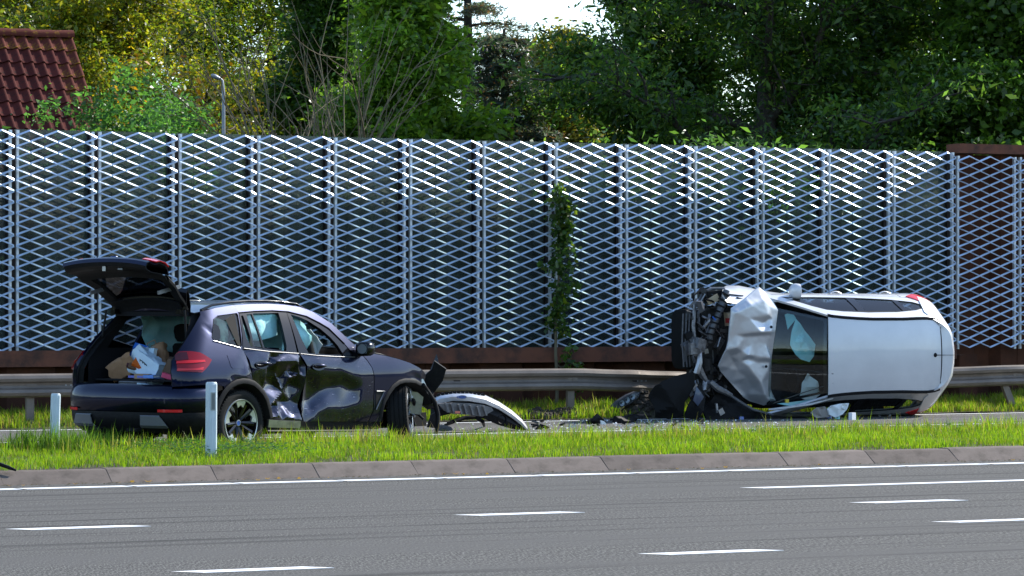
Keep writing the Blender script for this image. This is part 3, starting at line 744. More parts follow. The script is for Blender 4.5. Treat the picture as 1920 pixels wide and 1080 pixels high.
# bare shrub
def bare(label, c, seed):
    r = np.random.default_rng(seed); root = empty('bare_shrub', (c[0], c[1], 0)); tag(root, label, 'shrub')
    w = MB()
    def rec(a, d, L, rr, dep):
        p = limbpath(r, a, d, L, 5, .09, .03); w.tube(p, [rr * (1 - .13 * k) for k in range(6)], 5, cap=False)
        if dep == 0: return
        for k in range(2, 6):
            for q in range(2 if dep > 1 else 1):
                dd = (p[k] - p[k - 1]); dd = dd / np.linalg.norm(dd) + r.normal(0, .34, 3)
                rec(p[k], dd, L * r.uniform(.35, .62), rr * .5, dep - 1)
    for i in range(8):
        az = r.uniform(0, 6.28); rec((r.normal(0, .3), r.normal(0, .2), -.1), (math.cos(az) * .42, math.sin(az) * .3, 1), r.uniform(3.6, 4.5), .036, 2)
    w.build('branches', M_barkl, root, smooth=60)
bare('leafless shrub with pale fanning twigs in front of the green tree', (X_at(590, 44.5), 44.5), 81)

# conifers
M_need = M_leaf
def conifer(label, c, H, R, seed, pal, prob):
    ZVIS = 3.3 + .107 * c[1]
    r = np.random.default_rng(seed); root = empty('conifer_tree', (c[0], c[1], 0)); tag(root, label, 'tree', GT)
    w = MB(); w.tube([(0, 0, -.2), (.05, 0, H * .5), (0, 0, H)], [.22, .15, .03], 8); PP = []; CS = []
    nb = 70
    for i in range(nb):
        z = .8 + (H - .9) * i / nb; L = R * (1 - (z / H) ** 1.2) * r.uniform(.65, 1.1) + .25; az = i * 2.4
        p = limbpath(r, (0, 0, z), (math.cos(az), math.sin(az), .28), L, 6, .07, -.05); w.tube(p, [.035 * (1 - .14 * k) for k in range(7)], 4, cap=False)
        tone = r.uniform(.6, 1.3)
        for k in range(1, 7):
            for q in range(5):
                dd = p[k] - p[k - 1]; dd = dd / np.linalg.norm(dd) + r.normal(0, .7, 3) * np.array((1, 1, .35)); dd[2] -= .15
                s = limbpath(r, p[k], dd, .42, 3, .1, -.08); s = np.array(s)
                t = r.uniform(0, 3, 26 if z < ZVIS else 6); a = np.floor(t).astype(int).clip(0, 2); b = (t - a)[:, None]
                PP.append(s[a] * (1 - b) + s[a + 1] * b + r.normal(0, .03, (len(t), 3))); CS.append(np.full((len(t), 1), tone))
    w.build('trunk', M_bark, root, smooth=60)
    leaves('crown', np.concatenate(PP), .13, pal, prob, seed + 1, root, aspect=.16, up=.2, colshift=np.concatenate(CS), hang=.1)
CON = [(.045, .065, .055), (.06, .08, .065), (.035, .05, .04), (.13, .065, .03)]
conifer('blue grey conifer with rusty cones, tallest one', (X_at(875, 62), 62), 11.5, 3.0, 91, CON, [.3, .25, .25, .2])
conifer('lower blue grey conifer with drooping layered branches', (X_at(945, 57), 57), 7.4, 2.2, 92, CON, [.35, .3, .25, .1])
conifer('dark conifer behind the leafless shrub', (X_at(505, 68), 68), 11, 2.2, 93, [(.05, .05, .035), (.035, .045, .035), (.11, .06, .03)], [.4, .4, .2])

# undergrowth seen through the glass, its shade put into dark leaf colours
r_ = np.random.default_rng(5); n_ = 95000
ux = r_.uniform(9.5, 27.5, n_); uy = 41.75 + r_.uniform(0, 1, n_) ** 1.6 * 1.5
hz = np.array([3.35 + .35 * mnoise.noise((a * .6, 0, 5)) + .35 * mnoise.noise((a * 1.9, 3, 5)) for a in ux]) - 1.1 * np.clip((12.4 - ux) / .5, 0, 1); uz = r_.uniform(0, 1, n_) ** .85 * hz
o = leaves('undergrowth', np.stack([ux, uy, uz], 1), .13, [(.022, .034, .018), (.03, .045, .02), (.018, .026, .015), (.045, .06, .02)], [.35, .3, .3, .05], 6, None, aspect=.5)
tag(o, 'dark hedge growth, shade put into its leaf colours, close behind the barrier glass', 'undergrowth', kind='stuff')
# the country goes on all round: a belt of trees along the horizon
M_belt = P('far_foliage', (.035, .06, .018), .95, var=(.25, (.06, .085, .02), .4, .65))
rows = []; N = 240
for lev in range(5):
    row = []
    for k in range(N + 1):
        an = 2 * math.pi * k / N; rr = 150 + 8 * math.sin(an * 7) ; h = 9 + 5 * mnoise.noise((math.cos(an) * 9, math.sin(an) * 9, 1)) + 3 * mnoise.noise((math.cos(an) * 40, math.sin(an) * 40, 2))
        t = lev / 4; row.append(Vector((18 + math.cos(an) * (rr - 6 * math.sin(t * 3)), 30 + math.sin(an) * (rr - 6 * math.sin(t * 3)), h * t ** .8 - .5)))
    rows.append(row)
o = MB().grid(rows).build('treeline', M_belt); tag(o, 'distant belt of trees round the horizon', 'treeline', kind='stuff')

# climbing plant on the mesh
root = empty('climbing_plant', (X_at(1043, 40.66, 600), 40.66, 0)); tag(root, 'leafy climbing plant growing up the mesh from a thin stem', 'climbing plant')
r_ = np.random.default_rng(17); w = MB()
stem = [(0, 0, 0), (.01, -.02, .5), (-.01, 0, .9), (0.0, .02, 1.3), (.03, .02, 1.8), (.06, .0, 2.4), (.07, .02, 3.0), (.06, .03, 3.4)]
w.tube(stem, [.028, .026, .024, .02, .018, .014, .01, .006], 7); PP = []
for i in range(46):
    t = r_.uniform(1.35, 3.4); k = min(int(np.searchsorted([s[2] for s in stem], t)), len(stem) - 1); a = np.array(stem[k - 1]) + (np.array(stem[k]) - np.array(stem[k - 1])) * ((t - stem[k - 1][2]) / (stem[k][2] - stem[k - 1][2]))
    wd = .30 if 1.9 < t < 2.6 else .20 if t < 1.9 else .17
    p = limbpath(r_, a, (r_.normal(.15, .8), -.3 + r_.normal(0, .3), r_.normal(0, .5)), wd * r_.uniform(.6, 1.25), 4, .25, -.05); w.tube(p, [.006, .005, .004, .003, .002], 4, cap=False)
    for k in range(1, 5): PP.append(p[k] + r_.normal(0, .045, (9, 3)))
for i in range(9):
    p = limbpath(r_, (0.01, -.01, .55 + .03 * i), (r_.normal(.5, .35), -.3, r_.normal(.2, .4)), .42, 4, .2, -.02); w.tube(p, [.005, .004, .003, .003, .002], 4, cap=False)
    for k in range(2, 5): PP.append(p[k] + r_.normal(0, .03, (8, 3)))
w.build('stem', M_barkl, root, smooth=60)
leaves('foliage', np.concatenate(PP), .075, [(.035, .075, .012), (.05, .1, .014), (.10, .13, .012), (.03, .06, .012)], [.35, .35, .1, .2], 18, root, aspect=.75, up=.3)

# ================================================================ dark SUV with open tailgate
M_navy = P('navy_paint', (.0022, .0050, .024), .36, 1.0, coat=.6, var=(1.2, (.003, .006, .028), .4, .7))
M_scuff = P('navy_paint_scraped', (.0022, .0050, .022), .36, 1.0, coat=1.0, var=(3.5, (.003, .006, .026), .45, .6, (1, 1, 4)), var2=(34, (.30, .30, .33), .645, .72, (.3, 1, 3.0)))
M_black = P('black_plastic', (.007, .007, .008), .55, spec=.12, var=(30, (.013, .013, .014), .4, .7))
M_gloss = P('gloss_black', (.004, .004, .005), .1, spec=.4)
M_rubber = P('tyre_rubber', (.011, .011, .011), .8, spec=.2, var=(14, (.020, .018, .016), .5, .75), bump=(90, .3, .003))
M_liner = P('cabin_lining', (.010, .010, .012), .9, spec=.2)
M_silver = P('machined_silver', (.50, .52, .55), .32, .8)
M_trim = P('grey_skid_trim', (.15, .155, .165), .4, .3)
M_chrome = P('satin_chrome', (.32, .32, .34), .3, 1.0)
M_red = P('lamp_red', (.22, .003, .007), .1, coat=.25, spec=.35)
M_red2 = P('lamp_red_dark', (.06, .002, .005), .1, coat=.25)
M_reds = P('lamp_red_bright', (.60, .008, .012), .15, coat=.2)
M_dglass = glassmat('privacy_glass', (.22, .22, .23), .02, 1.5)
M_cglass = glassmat('clear_car_glass', (.85, .90, .89), .02, 1.45)
M_airbag = P('airbag_cloth', (.28, .62, .66), .8, var=(5, (.42, .68, .70), .4, .7), bump=(14, .5, .02))
M_airw = P('airbag_white', (.72, .76, .76), .8, bump=(14, .5, .02))
M_metal = P('bare_metal', (.36, .36, .38), .35, .8, var=(9, (.2, .2, .21), .4, .7))
M_emb = P('emblem_blue', (.02, .08, .35), .3, coat=.6)
M_under = P('underbody_black', (.006, .006, .006), .8, spec=.2)

TH_S = rad(28.3)
lf_ = Vector((-math.sin(TH_S), math.cos(TH_S), 0))
SO = Vector((10.63, 31.04, 0)) + lf_ * .93
suv = empty('suv_car', (SO.x, SO.y, .0), TH_S)
tag(suv, 'dark blue SUV with raised tailgate, open boot and smashed side doors', 'car')
def SP(s, z):                                           # body side, measured from the rear axle; wraps round the rear corner
    d = max(0, z - 1.05)
    w = (.945 - .5 * max(0, z - .85) ** 1.5 - .35 * max(0, .55 - z) ** 2) if z < 1.05 else .90 - .38 * d - .18 * d * d
    if s < 0: w *= 1 - .03 * min(s * s, 1)
    if s > 2.5: w *= 1 - .08 * (s - 2.5) ** 2
    xs = -.6 + .72 * max(0, z - 1.0)
    if s >= xs: return Vector((s, -w, z))
    t = min((xs - s) / .52, 1) * math.pi / 2
    return Vector((xs - .36 * math.sin(t), -(w - .30 * (1 - math.cos(t))), z))
def SL(s, z): v = SP(s, z); return Vector((v.x, -v.y, v.z))
def qe(z):                                             # where the body sheet ends at the boot opening
    return (-.6 + .72 * max(0, z - 1.0)) + (-.36 if z < 1.05 else -.36 + (z - 1.05) * .44)
ARC_R = [(.43, .40), (.40, .487), (.355, .60), (.30, .669), (.23, .727), (.157, .771), (.07, .793), (-.01, .80), (-.10, .79), (-.173, .765), (-.235, .73), (-.288, .684), (-.34, .62), (-.378, .557), (-.40, .47)]
ROOF = [(-.33, 1.585), (-.1, 1.625), (.2, 1.655), (.5, 1.668), (.8, 1.67), (1.05, 1.66), (1.29, 1.635), (1.48, 1.58), (1.72, 1.445), (1.94, 1.235), (2.10, 1.115)]
DTOP = [(.23, 1.575), (.5, 1.59), (.8, 1.597), (1.06, 1.585), (1.34, 1.532), (1.52, 1.455), (1.64, 1.393), (1.82, 1.215), (1.93, 1.085)]
QWIN = [(-.20, 1.50), (-.12, 1.535), (.20, 1.565), (.21, 1.545), (.09, 1.21), (.06, 1.205), (-.32, 1.285), (-.325, 1.31)]
quarter = [(.43, .40), (.40, .70), (.21, .77), (.19, .93), (.16, 1.06), (.10, 1.18), (.235, 1.575), (.235, 1.658)] + [(.2, 1.655), (-.1, 1.625), (-.33, 1.585)] + \
          [(qe(z), z) for z in (1.55, 1.45, 1.35, 1.25, 1.15, 1.05, .95, .85, .78)] + [(-.78, .79), (-.62, .80), (-.45, .80), (-.30, .775), (-.288, .684)] + [p for p in ARC_R[::-1] if -.29 < p[0] < .42 and p[1] > .42 and p != (-.288, .684)]
qd = crumple([(-1.2, .3, 0), (-1.2, 1.8, 0), (.6, 1.8, 0), (.6, .3, .0), (-.25, .85, 0), (.05, .86, .0), (.18, .80, .05), (.2, .9, .05), (.12, .95, .01), (.0, .90, .015), (-.1, .97, 0), (.12, 1.1, .02), (.3, .72, .06), (.25, 1.2, .04), (.1, 1.25, 0), (-.35, 1.42, .015), (-.28, 1.33, .0), (-.42, 1.36, 0), (-.3, 1.52, 0)])
patch('rear_quarter_panel', quarter, SP, M_navy, suv, .045, holes=[QWIN], depth=qd, th=.03, smooth=40)
patch('rear_quarter_panel', quarter, SL, M_navy, suv, .09, holes=[QWIN], th=.03, flip=True, smooth=40)
win = patch('quarter_window', QWIN, SP, M_dglass, suv, .08, th=.004, lift=-.008)
def ring(poly, dd):                                    # a slim strip round an outline
    c = Vector((sum(p[0] for p in poly) / len(poly), sum(p[1] for p in poly) / len(poly)))
    return [tuple(Vector(p) + (Vector(p) - c).normalized() * dd) for p in poly]
patch('window_trim', ring(QWIN, .007), SP, M_gloss, win, .08, holes=[ring(QWIN, .002)], th=.008, lift=.004)
patch('quarter_window', QWIN, SL, M_dglass, suv, .08, th=.004, lift=-.008, flip=True)
MB().add([SP(s, z) + Vector((0, -.004, 0)) for s, z in ((-.02, 1.50), (.16, 1.565), (.075, 1.215), (.03, 1.215))], [(0, 1, 2, 3)]).build('broken_glass_gap', M_under, win)
fuel = [(-.186, 1.11), (.055, 1.11), (.06, 1.0), (.045, .962), (-.15, .962), (-.17, .99)]
patch('fuel_flap', fuel, SP, M_navy, suv, .05, th=.01, lift=.003, depth=qd)
# side roof frame with A pillar
for fn, fl in ((SP, False), (SL, True)):
    patch('roof_side_rail', [(s, z) for s, z in ROOF if s >= .2] + [(2.16, 1.07)] + DTOP[::-1], fn, M_navy, suv, .05, th=.03, flip=fl, smooth=40)
rows = []
tops = [(-.42, 1.575)] + [(s, z) for s, z in ROOF if s <= 1.30]
for s, z in tops:
    e = SP(max(s, -.33), z); w_ = -e.y - .012
    rows.append([Vector((s - .06 * (1 - (k / 8 - 1) ** 2) * (1 if s < 0 else -1.2 if s > 1.1 else 0), (k / 8 - 1) * w_, z - .002 + .045 * (1 - (k / 8 - 1) ** 2))) for k in range(17)])
shell(rows, -.02).build('roof', M_navy, suv, smooth=40)
for sgn in (-1, 1):                                    # roof rails
    pts = []
    for s, z in [(-.28, 1.60)] + [(s, z + .012) for s, z in ROOF[1:7]] + [(1.42, 1.60)]:
        e = SP(s, z); pts.append((s, sgn * (-e.y - .045), z + (.02 if -.2 < s < 1.3 else 0)))
    MB().tube(pts, .016, 8).build('roof_rail', M_gloss, suv, smooth=50)
# doors
gapb = [(1.0, 1.108), (1.05, 1.05), (1.095, .98), (1.09, .88), (1.087, .78), (1.05, .65), (1.013, .52), (1.02, .42), (1.044, .345)]
rdoor = [(.43, .40), (.425, .55), (.41, .695), (.22, .775), (.2, .93), (.17, 1.06), (.11, 1.175), (.5, 1.139)] + [(a - .012, b) for a, b in gapb]
RC = [(.05, 1.3, 0), (.05, .3, .06), (1.2, .3, .03), (1.2, 1.3, 0), (.11, 1.18, .02), (.3, 1.16, .0), (.52, 1.135, .0), (.54, 1.09, .05), (.8, 1.12, .0), (1.0, 1.10, .01), (.17, 1.05, .02), (.33, 1.05, .015), (.46, 1.04, .01), (.60, 1.03, .0), (.80, 1.025, .0), (.95, 1.02, .0), (1.07, 1.01, .02),
      (.25, .95, .03), (.44, .97, .03), (.50, .96, .10), (.62, .93, .09), (.80, .955, .075), (.23, .80, .07), (.33, .84, .07), (.42, .84, .06), (.49, .84, .13),
      (.70, .855, .135), (.88, .93, .115), (1.04, .985, .085), (.67, .81, .085), (.83, .85, .065), (.98, .90, .05), (1.06, .86, .05),
      (.30, .74, .08), (.43, .715, .11), (.62, .765, .15), (.88, .775, .15), (1.03, .72, .09), (.47, .51, .045), (.60, .605, .065), (.75, .69, .10), (.95, .64, .11),
      (.56, .525, .13), (.75, .575, .15), (.90, .585, .13), (1.0, .54, .11), (.66, .53, .09), (.47, .44, .03), (.55, .465, .09), (.62, .43, .03), (.70, .455, .09), (.78, .41, .04), (.87, .44, .09), (.95, .38, .04), (.45, .40, .04), (.7, .38, .05), (1.02, .45, .07), (1.03, .36, .04)]
rc0 = crumple(RC)
def soft(fn, r): return lambda a, b: (fn(a, b) * 2 + sum(fn(a + r * math.cos(q), b + r * math.sin(q)) for q in (0, 1.26, 2.51, 3.77, 5.03))) / 7
dr = patch('rear_door', rdoor, SP, M_scuff, suv, .02, depth=soft(rc0, .014), th=.03, smooth=24)
dr['label'] = 'smashed rear door with deep sharp dents'
fdoor = [(a + .012, b) for a, b in gapb[::-1]] + [(1.3, 1.083), (1.6, 1.066), (1.93, 1.055), (2.06, 1.085), (2.12, 1.02), (2.185, .93), (2.205, .84), (2.208, .742), (2.19, .436), (2.13, .315)]
FC = [(.95, 1.3, 0), (.95, .25, .03), (2.3, .25, 0), (2.3, 1.3, 0), (1.01, 1.10, .01), (1.3, 1.08, 0), (1.9, 1.05, 0), (1.10, .98, .02), (1.3, .97, .0), (1.6, .96, 0), (1.9, .95, 0), (1.12, .80, .08), (1.10, .60, .10), (1.3, .84, .035), (1.55, .86, .02), (1.80, .84, .008),
      (1.34, .69, .085), (1.50, .735, .075), (1.68, .765, .045), (1.85, .69, .045), (1.22, .60, .10), (1.62, .58, .03), (1.72, .56, .025), (1.62, .47, .015), (1.40, .50, .02), (1.25, .455, .03), (1.17, .50, .09), (1.14, .41, .04), (1.3, .38, .03), (1.5, .38, .02), (1.95, .55, .0), (2.0, .75, .0), (2.15, .6, 0), (2.15, .9, 0), (2.1, .35, 0), (1.2, .33, .02)]
df = patch('front_door', fdoor, SP, M_scuff, suv, .022, depth=soft(crumple(FC), .045), th=.03, smooth=40)
df['label'] = 'front door dented and scraped at its rear edge'
patch('rear_door', rdoor, SL, M_navy, suv, .09, th=.03, flip=True, smooth=40); patch('front_door', fdoor, SL, M_navy, suv, .09, th=.03, flip=True, smooth=40)
# door window frames
rwin = [(.30, 1.195), (.36, 1.555), (.5, 1.568), (.90, 1.572), (.885, 1.48), (.83, 1.20), (.80, 1.145)]
rfr = [(.11, 1.178), (.16, 1.30), (.25, 1.57), (.5, 1.588), (1.04, 1.585), (.97, 1.118), (.5, 1.142)]
fwin = [(1.14, 1.115), (1.10, 1.30), (1.065, 1.56), (1.2, 1.54), (1.34, 1.497), (1.52, 1.415), (1.63, 1.345), (1.76, 1.20), (1.83, 1.085), (1.5, 1.09)]
fwin = [(1.16, 1.118), (1.12, 1.28), (1.095, 1.555), (1.22, 1.525), (1.34, 1.48), (1.50, 1.39), (1.62, 1.29), (1.70, 1.195), (1.75, 1.09), (1.5, 1.096)]
ffr = [(1.0, 1.112), (1.045, 1.583), (1.2, 1.56), (1.34, 1.53), (1.52, 1.452), (1.64, 1.39), (1.82, 1.212), (1.93, 1.082), (1.6, 1.069)]
for fn, fl, a, b in ((SP, False, dr, df), (SL, True, None, None)):
    pr = a if a is not None else suv; pf = b if b is not None else suv
    patch('window_frame', rfr, fn, M_gloss, pr, .05, holes=[[(.245, 1.20), (.215, 1.30), (.265, 1.54), (.30, 1.545), (.28, 1.20)], rwin] if fn is SP else [rwin], th=.04, flip=fl, lift=-.006, smooth=40)
    patch('window_frame', ffr, fn, M_gloss, pf, .05, holes=[fwin], th=.04, flip=fl, lift=-.006, smooth=40)
patch('quarter_light', [(.30, 1.20), (.36, 1.55), (.44, 1.558), (.43, 1.19)], SP, M_cglass, dr, .08, th=.004, lift=-.012)
patch('division_bar', [(.425, 1.18), (.44, 1.56), (.462, 1.56), (.45, 1.175)], SP, M_gloss, dr, .08, th=.02, lift=.0)
MB().tube([SP(s, z) + Vector((0, -.008, 0)) for s, z in ((-.33, 1.272), (.05, 1.19))], .0045, 6).build('belt_trim', M_chrome, suv, smooth=60)
MB().tube([SP(s, z) + Vector((0, -.006, 0)) for s, z in ((.11, 1.182), (.5, 1.142), (.98, 1.114))], .0045, 6).build('belt_trim', M_trim, dr, smooth=60)
MB().tube([SP(s, z) + Vector((0, -.008, 0)) for s, z in ((1.01, 1.112), (1.3, 1.086), (1.6, 1.07), (1.92, 1.06))], .0045, 6).build('belt_trim', M_trim, df, smooth=60)
MB().tube([SP(s, z) + Vector((0, -.004, 0)) for s, z in DTOP[:-1]], .004, 6).build('roof_trim', M_gloss, suv, smooth=60)
for par, s, z in ((dr, .37, 1.005), (df, 1.29, .965)):  # handles in dished recesses
    c = SP(s, z); m = MB(); rows = []
    for k in range(9):
        t = k / 8; rr = math.sin(math.pi * t) * .028 + .004
        rows.append([c + Vector(((t - .5) * .20, -.012 + math.cos(q) * .014 - (.03 * math.sin(math.pi * t)), .012 - .01 * t + math.sin(q) * rr * .6)) for q in [2 * math.pi * j / 8 for j in range(8)]])
    m.grid(rows, close=True); m.build('door_handle', M_navy, par, smooth=60)
    patch('handle_recess', [(s - .085 + .0 + .105 * math.cos(q) + .06, z - .006 + .042 * math.sin(q)) for q in [2 * math.pi * k / 16 for k in range(16)]], SP, M_gloss, par, .04, th=.004, lift=.003 if s > 1 else -.012)
# sill
patch('sill', [(.43, .272), (.43, .395), (1.05, .345), (2.13, .312), (2.2, .40), (2.36, .40), (2.37, .21)], SP, M_black, suv, .1, th=.04, lift=-.03)
patch('sill_plate', [(.45, .30), (.45, .385), (.98, .35), (.985, .27)], SP, M_metal, suv, .08, th=.02, lift=-.018)
MB().tube([SP(.43, .262) + Vector((0, .01, 0)), SP(1.3, .235) + Vector((0, .01, 0)), SP(2.2, .21) + Vector((0, .01, 0))], 0.014, 6).build('sill_strip', M_black, suv)
patch('sill', [(.43, .22), (.43, .38), (2.13, .33), (2.37, .21)], SL, M_black, suv, .2, th=.04, flip=True)
# front wing
ARC_F = [(2.362, .31), (2.37, .431), (2.41, .53), (2.484, .616), (2.57, .69), (2.672, .735), (2.77, .748), (2.868, .746), (2.97, .735), (3.075, .70), (3.17, .64), (3.25, .57), (3.29, .48)]
fender = [(2.142, .312), (2.205, .436), (2.22, .742), (2.217, .84), (2.197, .93), (2.135, 1.02), (2.075, 1.088), (2.11, 1.113), (2.515, 1.06), (2.72, 1.02), (2.9, .977), (3.05, .925), (3.17, .87), (3.25, .80), (3.27, .72), (3.2, .66)] + ARC_F[9::-1]
fcd = crumple([(2, .2, 0), (2, 1.3, 0), (3.5, 1.3, 0), (3.5, .2, 0), (2.9, .9, 0), (3.0, .8, .015), (3.1, .85, 0), (3.15, .78, .04), (3.22, .82, .02), (3.26, .75, .06), (3.1, .73, .0), (2.75, .8, 0), (2.6, .85, 0), (3.2, .7, .05)])
fe = patch('front_wing', fender, SP, M_navy, suv, .04, depth=fcd, th=.03, smooth=30)
patch('front_wing', fender, SL, M_navy, suv, .09, th=.03, flip=True, smooth=30)
patch('side_vent', [(2.245, .665), (2.385, .662), (2.30, .55), (2.237, .445)], SP, M_black, fe, .05, th=.004, lift=.004)
MB().tube([SP(s, z) + Vector((0, -.01, 0)) for s, z in ((2.245, .662), (2.385, .66), (2.30, .545), (2.24, .45))], .008, 6).build('vent_rim', M_trim, fe)
def arch(pts, name, fn, wd, mat=M_black, out=.015):
    cx = sum(p[0] for p in pts) / len(pts); rows = []
    for i, (s, z) in enumerate(pts):
        a = Vector(pts[max(i - 1, 0)]); b = Vector(pts[min(i + 1, len(pts) - 1)]); t = (b - a).normalized(); nn = Vector((-t.y, t.x)); c = Vector((s, z))
        if (c + nn * .1 - Vector((cx, .36))).length < (c - Vector((cx, .36))).length: nn = -nn
        sg = -1 if fn is SP else 1
        q0 = c + nn * wd; q1 = c + nn * .004; q2 = c - nn * .03
        rows.append([fn(*q0) + Vector((0, sg * .004, 0)), fn(*c.lerp(q0, .6)) + Vector((0, sg * out, 0)), fn(*q1) + Vector((0, sg * out, 0)), fn(*q2) + Vector((0, -sg * .05, 0)), fn(*q2) + Vector((0, -sg * .12, 0))])
    return shell(rows, .004).build(name, mat, suv, smooth=40)
for fn in (SP, SL):
    arch(ARC_R, 'wheel_arch_trim', fn, .055)
    arch(ARC_F, 'wheel_arch_trim', fn, .05)
# torn loose arch trim ahead of the front wheel
MB().tube([SP(3.1, .72) + Vector((0, -.03, 0)), (3.24, -.90, .64), (3.34, -.93, .50), (3.37, -.95, .36), (3.34, -.97, .22), (3.30, -.98, .14)], [.022, .026, .028, .028, .026, .02], 8).build('loose_arch_trim', M_black, suv, smooth=60)
# rear bumper sweeps round the back
plan = [(-.40, -.925), (-.55, -.93), (-.70, -.915), (-.82, -.87), (-.91, -.78), (-.965, -.66), (-.99, -.5), (-1.005, -.25), (-1.01, 0)]
plan = plan + [(a, -b) for a, b in plan[-2::-1]]
def bump(levels, name, mat, a=0, b=None, th=.02):
    b = b or len(plan); rows = []
    for z, off in levels:
        row = []
        for i in range(a, b):
            p = Vector(plan[i]); t = (Vector(plan[min(i + 1, len(plan) - 1)]) - Vector(plan[max(i - 1, 0)])).normalized(); nn = Vector((-t.y, t.x)) if False else Vector((t.y, -t.x))
            if nn.dot(p - Vector((-.2, 0))) < 0: nn = -nn
            q = p + nn * off; row.append(Vector((q.x, q.y, z)))
        rows.append(row)
    return shell(rows, th).build(name, mat, suv, smooth=35)
bc = bump([(.80, -.06), (.785, -.035), (.74, -.005), (.70, .012), (.64, .018), (.56, .012), (.505, -.008)], 'rear_bumper', M_navy)
# over the sill of the boot the cover is low
bv = bump([(.50, .0), (.45, .004), (.40, -.005), (.33, -.05), (.27, -.12)], 'bumper_valance', M_black)
def on_plan(u, z, off):                                # u in metres across, along the plan curve
    i = np.interp(u, [p[1] for p in plan], range(len(plan))); k = int(min(i, len(plan) - 2)); p = Vector(plan[k]).lerp(Vector(plan[k + 1]), i - k)
    d = (p - Vector((-.2, 0))).normalized(); return Vector((p.x + d.x * off, p.y + d.y * off, z))
for s in (1, -1):
    m = MB(); rows = [[on_plan(s * u, z, o_) for u in np.linspace(a, b, 6)] for z, o_, a, b in ((.47, .018, .62, .36), (.46, .03, .62, .37), (.36, .012, .70, .36), (.33, -.03, .72, .36))]
    if s > 0: rows = rows[::-1]
    shell(rows, .01).build('skid_trim', M_trim, bv, smooth=30)
    rows = [[on_plan(s * u, z, .018) for u in np.linspace(.60, .84, 6)] for z in (.535, .505)]
    shell(rows if s < 0 else rows[::-1], .006).build('rear_reflector', M_reds, bc, smooth=40)
for k in range(2): MB().box((-1.0, .28 - .56 * k, .31), (.1, .16, .03)).build('tow_cover', M_under, bv)
# tail lamps on the body
LAMP = [(-.90, .945), (-.86, 1.11), (-.80, 1.15), (-.68, 1.155), (-.58, 1.14), (-.45, 1.062), (-.52, 1.0), (-.63, .93)]
for fn, fl in ((SP, False), (SL, True)):
    L_ = patch('tail_lamp', LAMP, fn, M_red, suv, .05, th=.03, lift=.012, flip=fl, smooth=40)
    patch('lamp_light_bar', [(-.885, 1.02), (-.872, 1.045), (-.72, 1.055), (-.56, 1.06), (-.56, 1.04), (-.70, 1.028)], fn, M_reds, L_, .05, th=.004, lift=.018, flip=fl)
    patch('lamp_light_bar', [(-.895, .95), (-.885, .975), (-.70, .972), (-.60, .985), (-.62, .955)], fn, M_reds, L_, .05, th=.004, lift=.018, flip=fl)
    patch('lamp_dark_band', [(-.882, 1.052), (-.862, 1.105), (-.80, 1.14), (-.72, 1.142), (-.74, 1.065)], fn, M_red2, L_, .05, th=.003, lift=.016, flip=fl)
# boot opening: painted jamb, black seal, lined cabin box
for fn, sg in ((SP, -1), (SL, 1)):
    rows = []
    for z in (.70, .78, .85, .95, 1.05, 1.15, 1.25, 1.35, 1.45, 1.55, 1.59):
        e = fn(qe(z), max(z, .72)); e.z = z; i1 = e + Vector((.05, -sg * .03, 0)); i2 = e + Vector((.09, -sg * .075, 0)); i3 = e + Vector((.22, -sg * .085, 0))
        rows.append([e, i1, i2, i3])
    m = MB().grid([r[:2] for r in rows]); m.build('boot_jamb', M_navy, suv, smooth=40)
    MB().grid([r[1:3] for r in rows]).build('boot_seal', M_black, suv, smooth=40)
    MB().tube([r[1] + Vector((-.012, 0, 0)) for r in rows], .014, 6).build('rubber_seal', M_black, suv, smooth=60)
    # inner side lining
    rows2 = [[Vector((x, sg * (w0 - .02), z)) for x in (-.80 if z < 1.1 else -.80 + (z - 1.1) * .7, -.4, 0, .55)] for z, w0 in ((.35, .62), (.72, .66), (.95, .66), (1.18, .70))]
    MB().grid(rows2).build('boot_lining', M_liner, suv)
    rows2 = [[Vector((x, sg * w0, z)) for x in (-.74 + (z - 1.1) * .7, -.66 + (z - 1.1) * .7, -.52 + (z - 1.1) * .7)] for z, w0 in ((1.15, .69), (1.3, .65), (1.45, .60), (1.58, .55))]
    MB().grid(rows2).build('pillar_lining', M_liner, suv)
MB().box((-.15, 0, .64), (1.3, 1.3, .04)).box((-.82, 0, .69), (.16, 1.2, .05)).build('boot_floor', M_liner, suv)
MB().box((-.91, 0, .705), (.05, 1.36, .03)).build('loading_sill', M_gloss, suv)
MB().box((.35, 0, 1.575), (1.6, 1.1, .02)).box((-.44, 0, 1.56), (.06, 1.1, .05)).build('headlining', M_liner, suv)
MB().box((.35, 0, .50), (1.3, 1.5, .25)).box((1.6, 0, .30), (3.6, 1.5, .16)).box((-.55, 0, .40), (.5, 1.3, .14)).build('underbody', M_under, suv)
for sg in (-1, 1): MB().box((-.25, sg * .62, .42), (.9, .30, .5)).build('wheel_housing', M_under, suv)
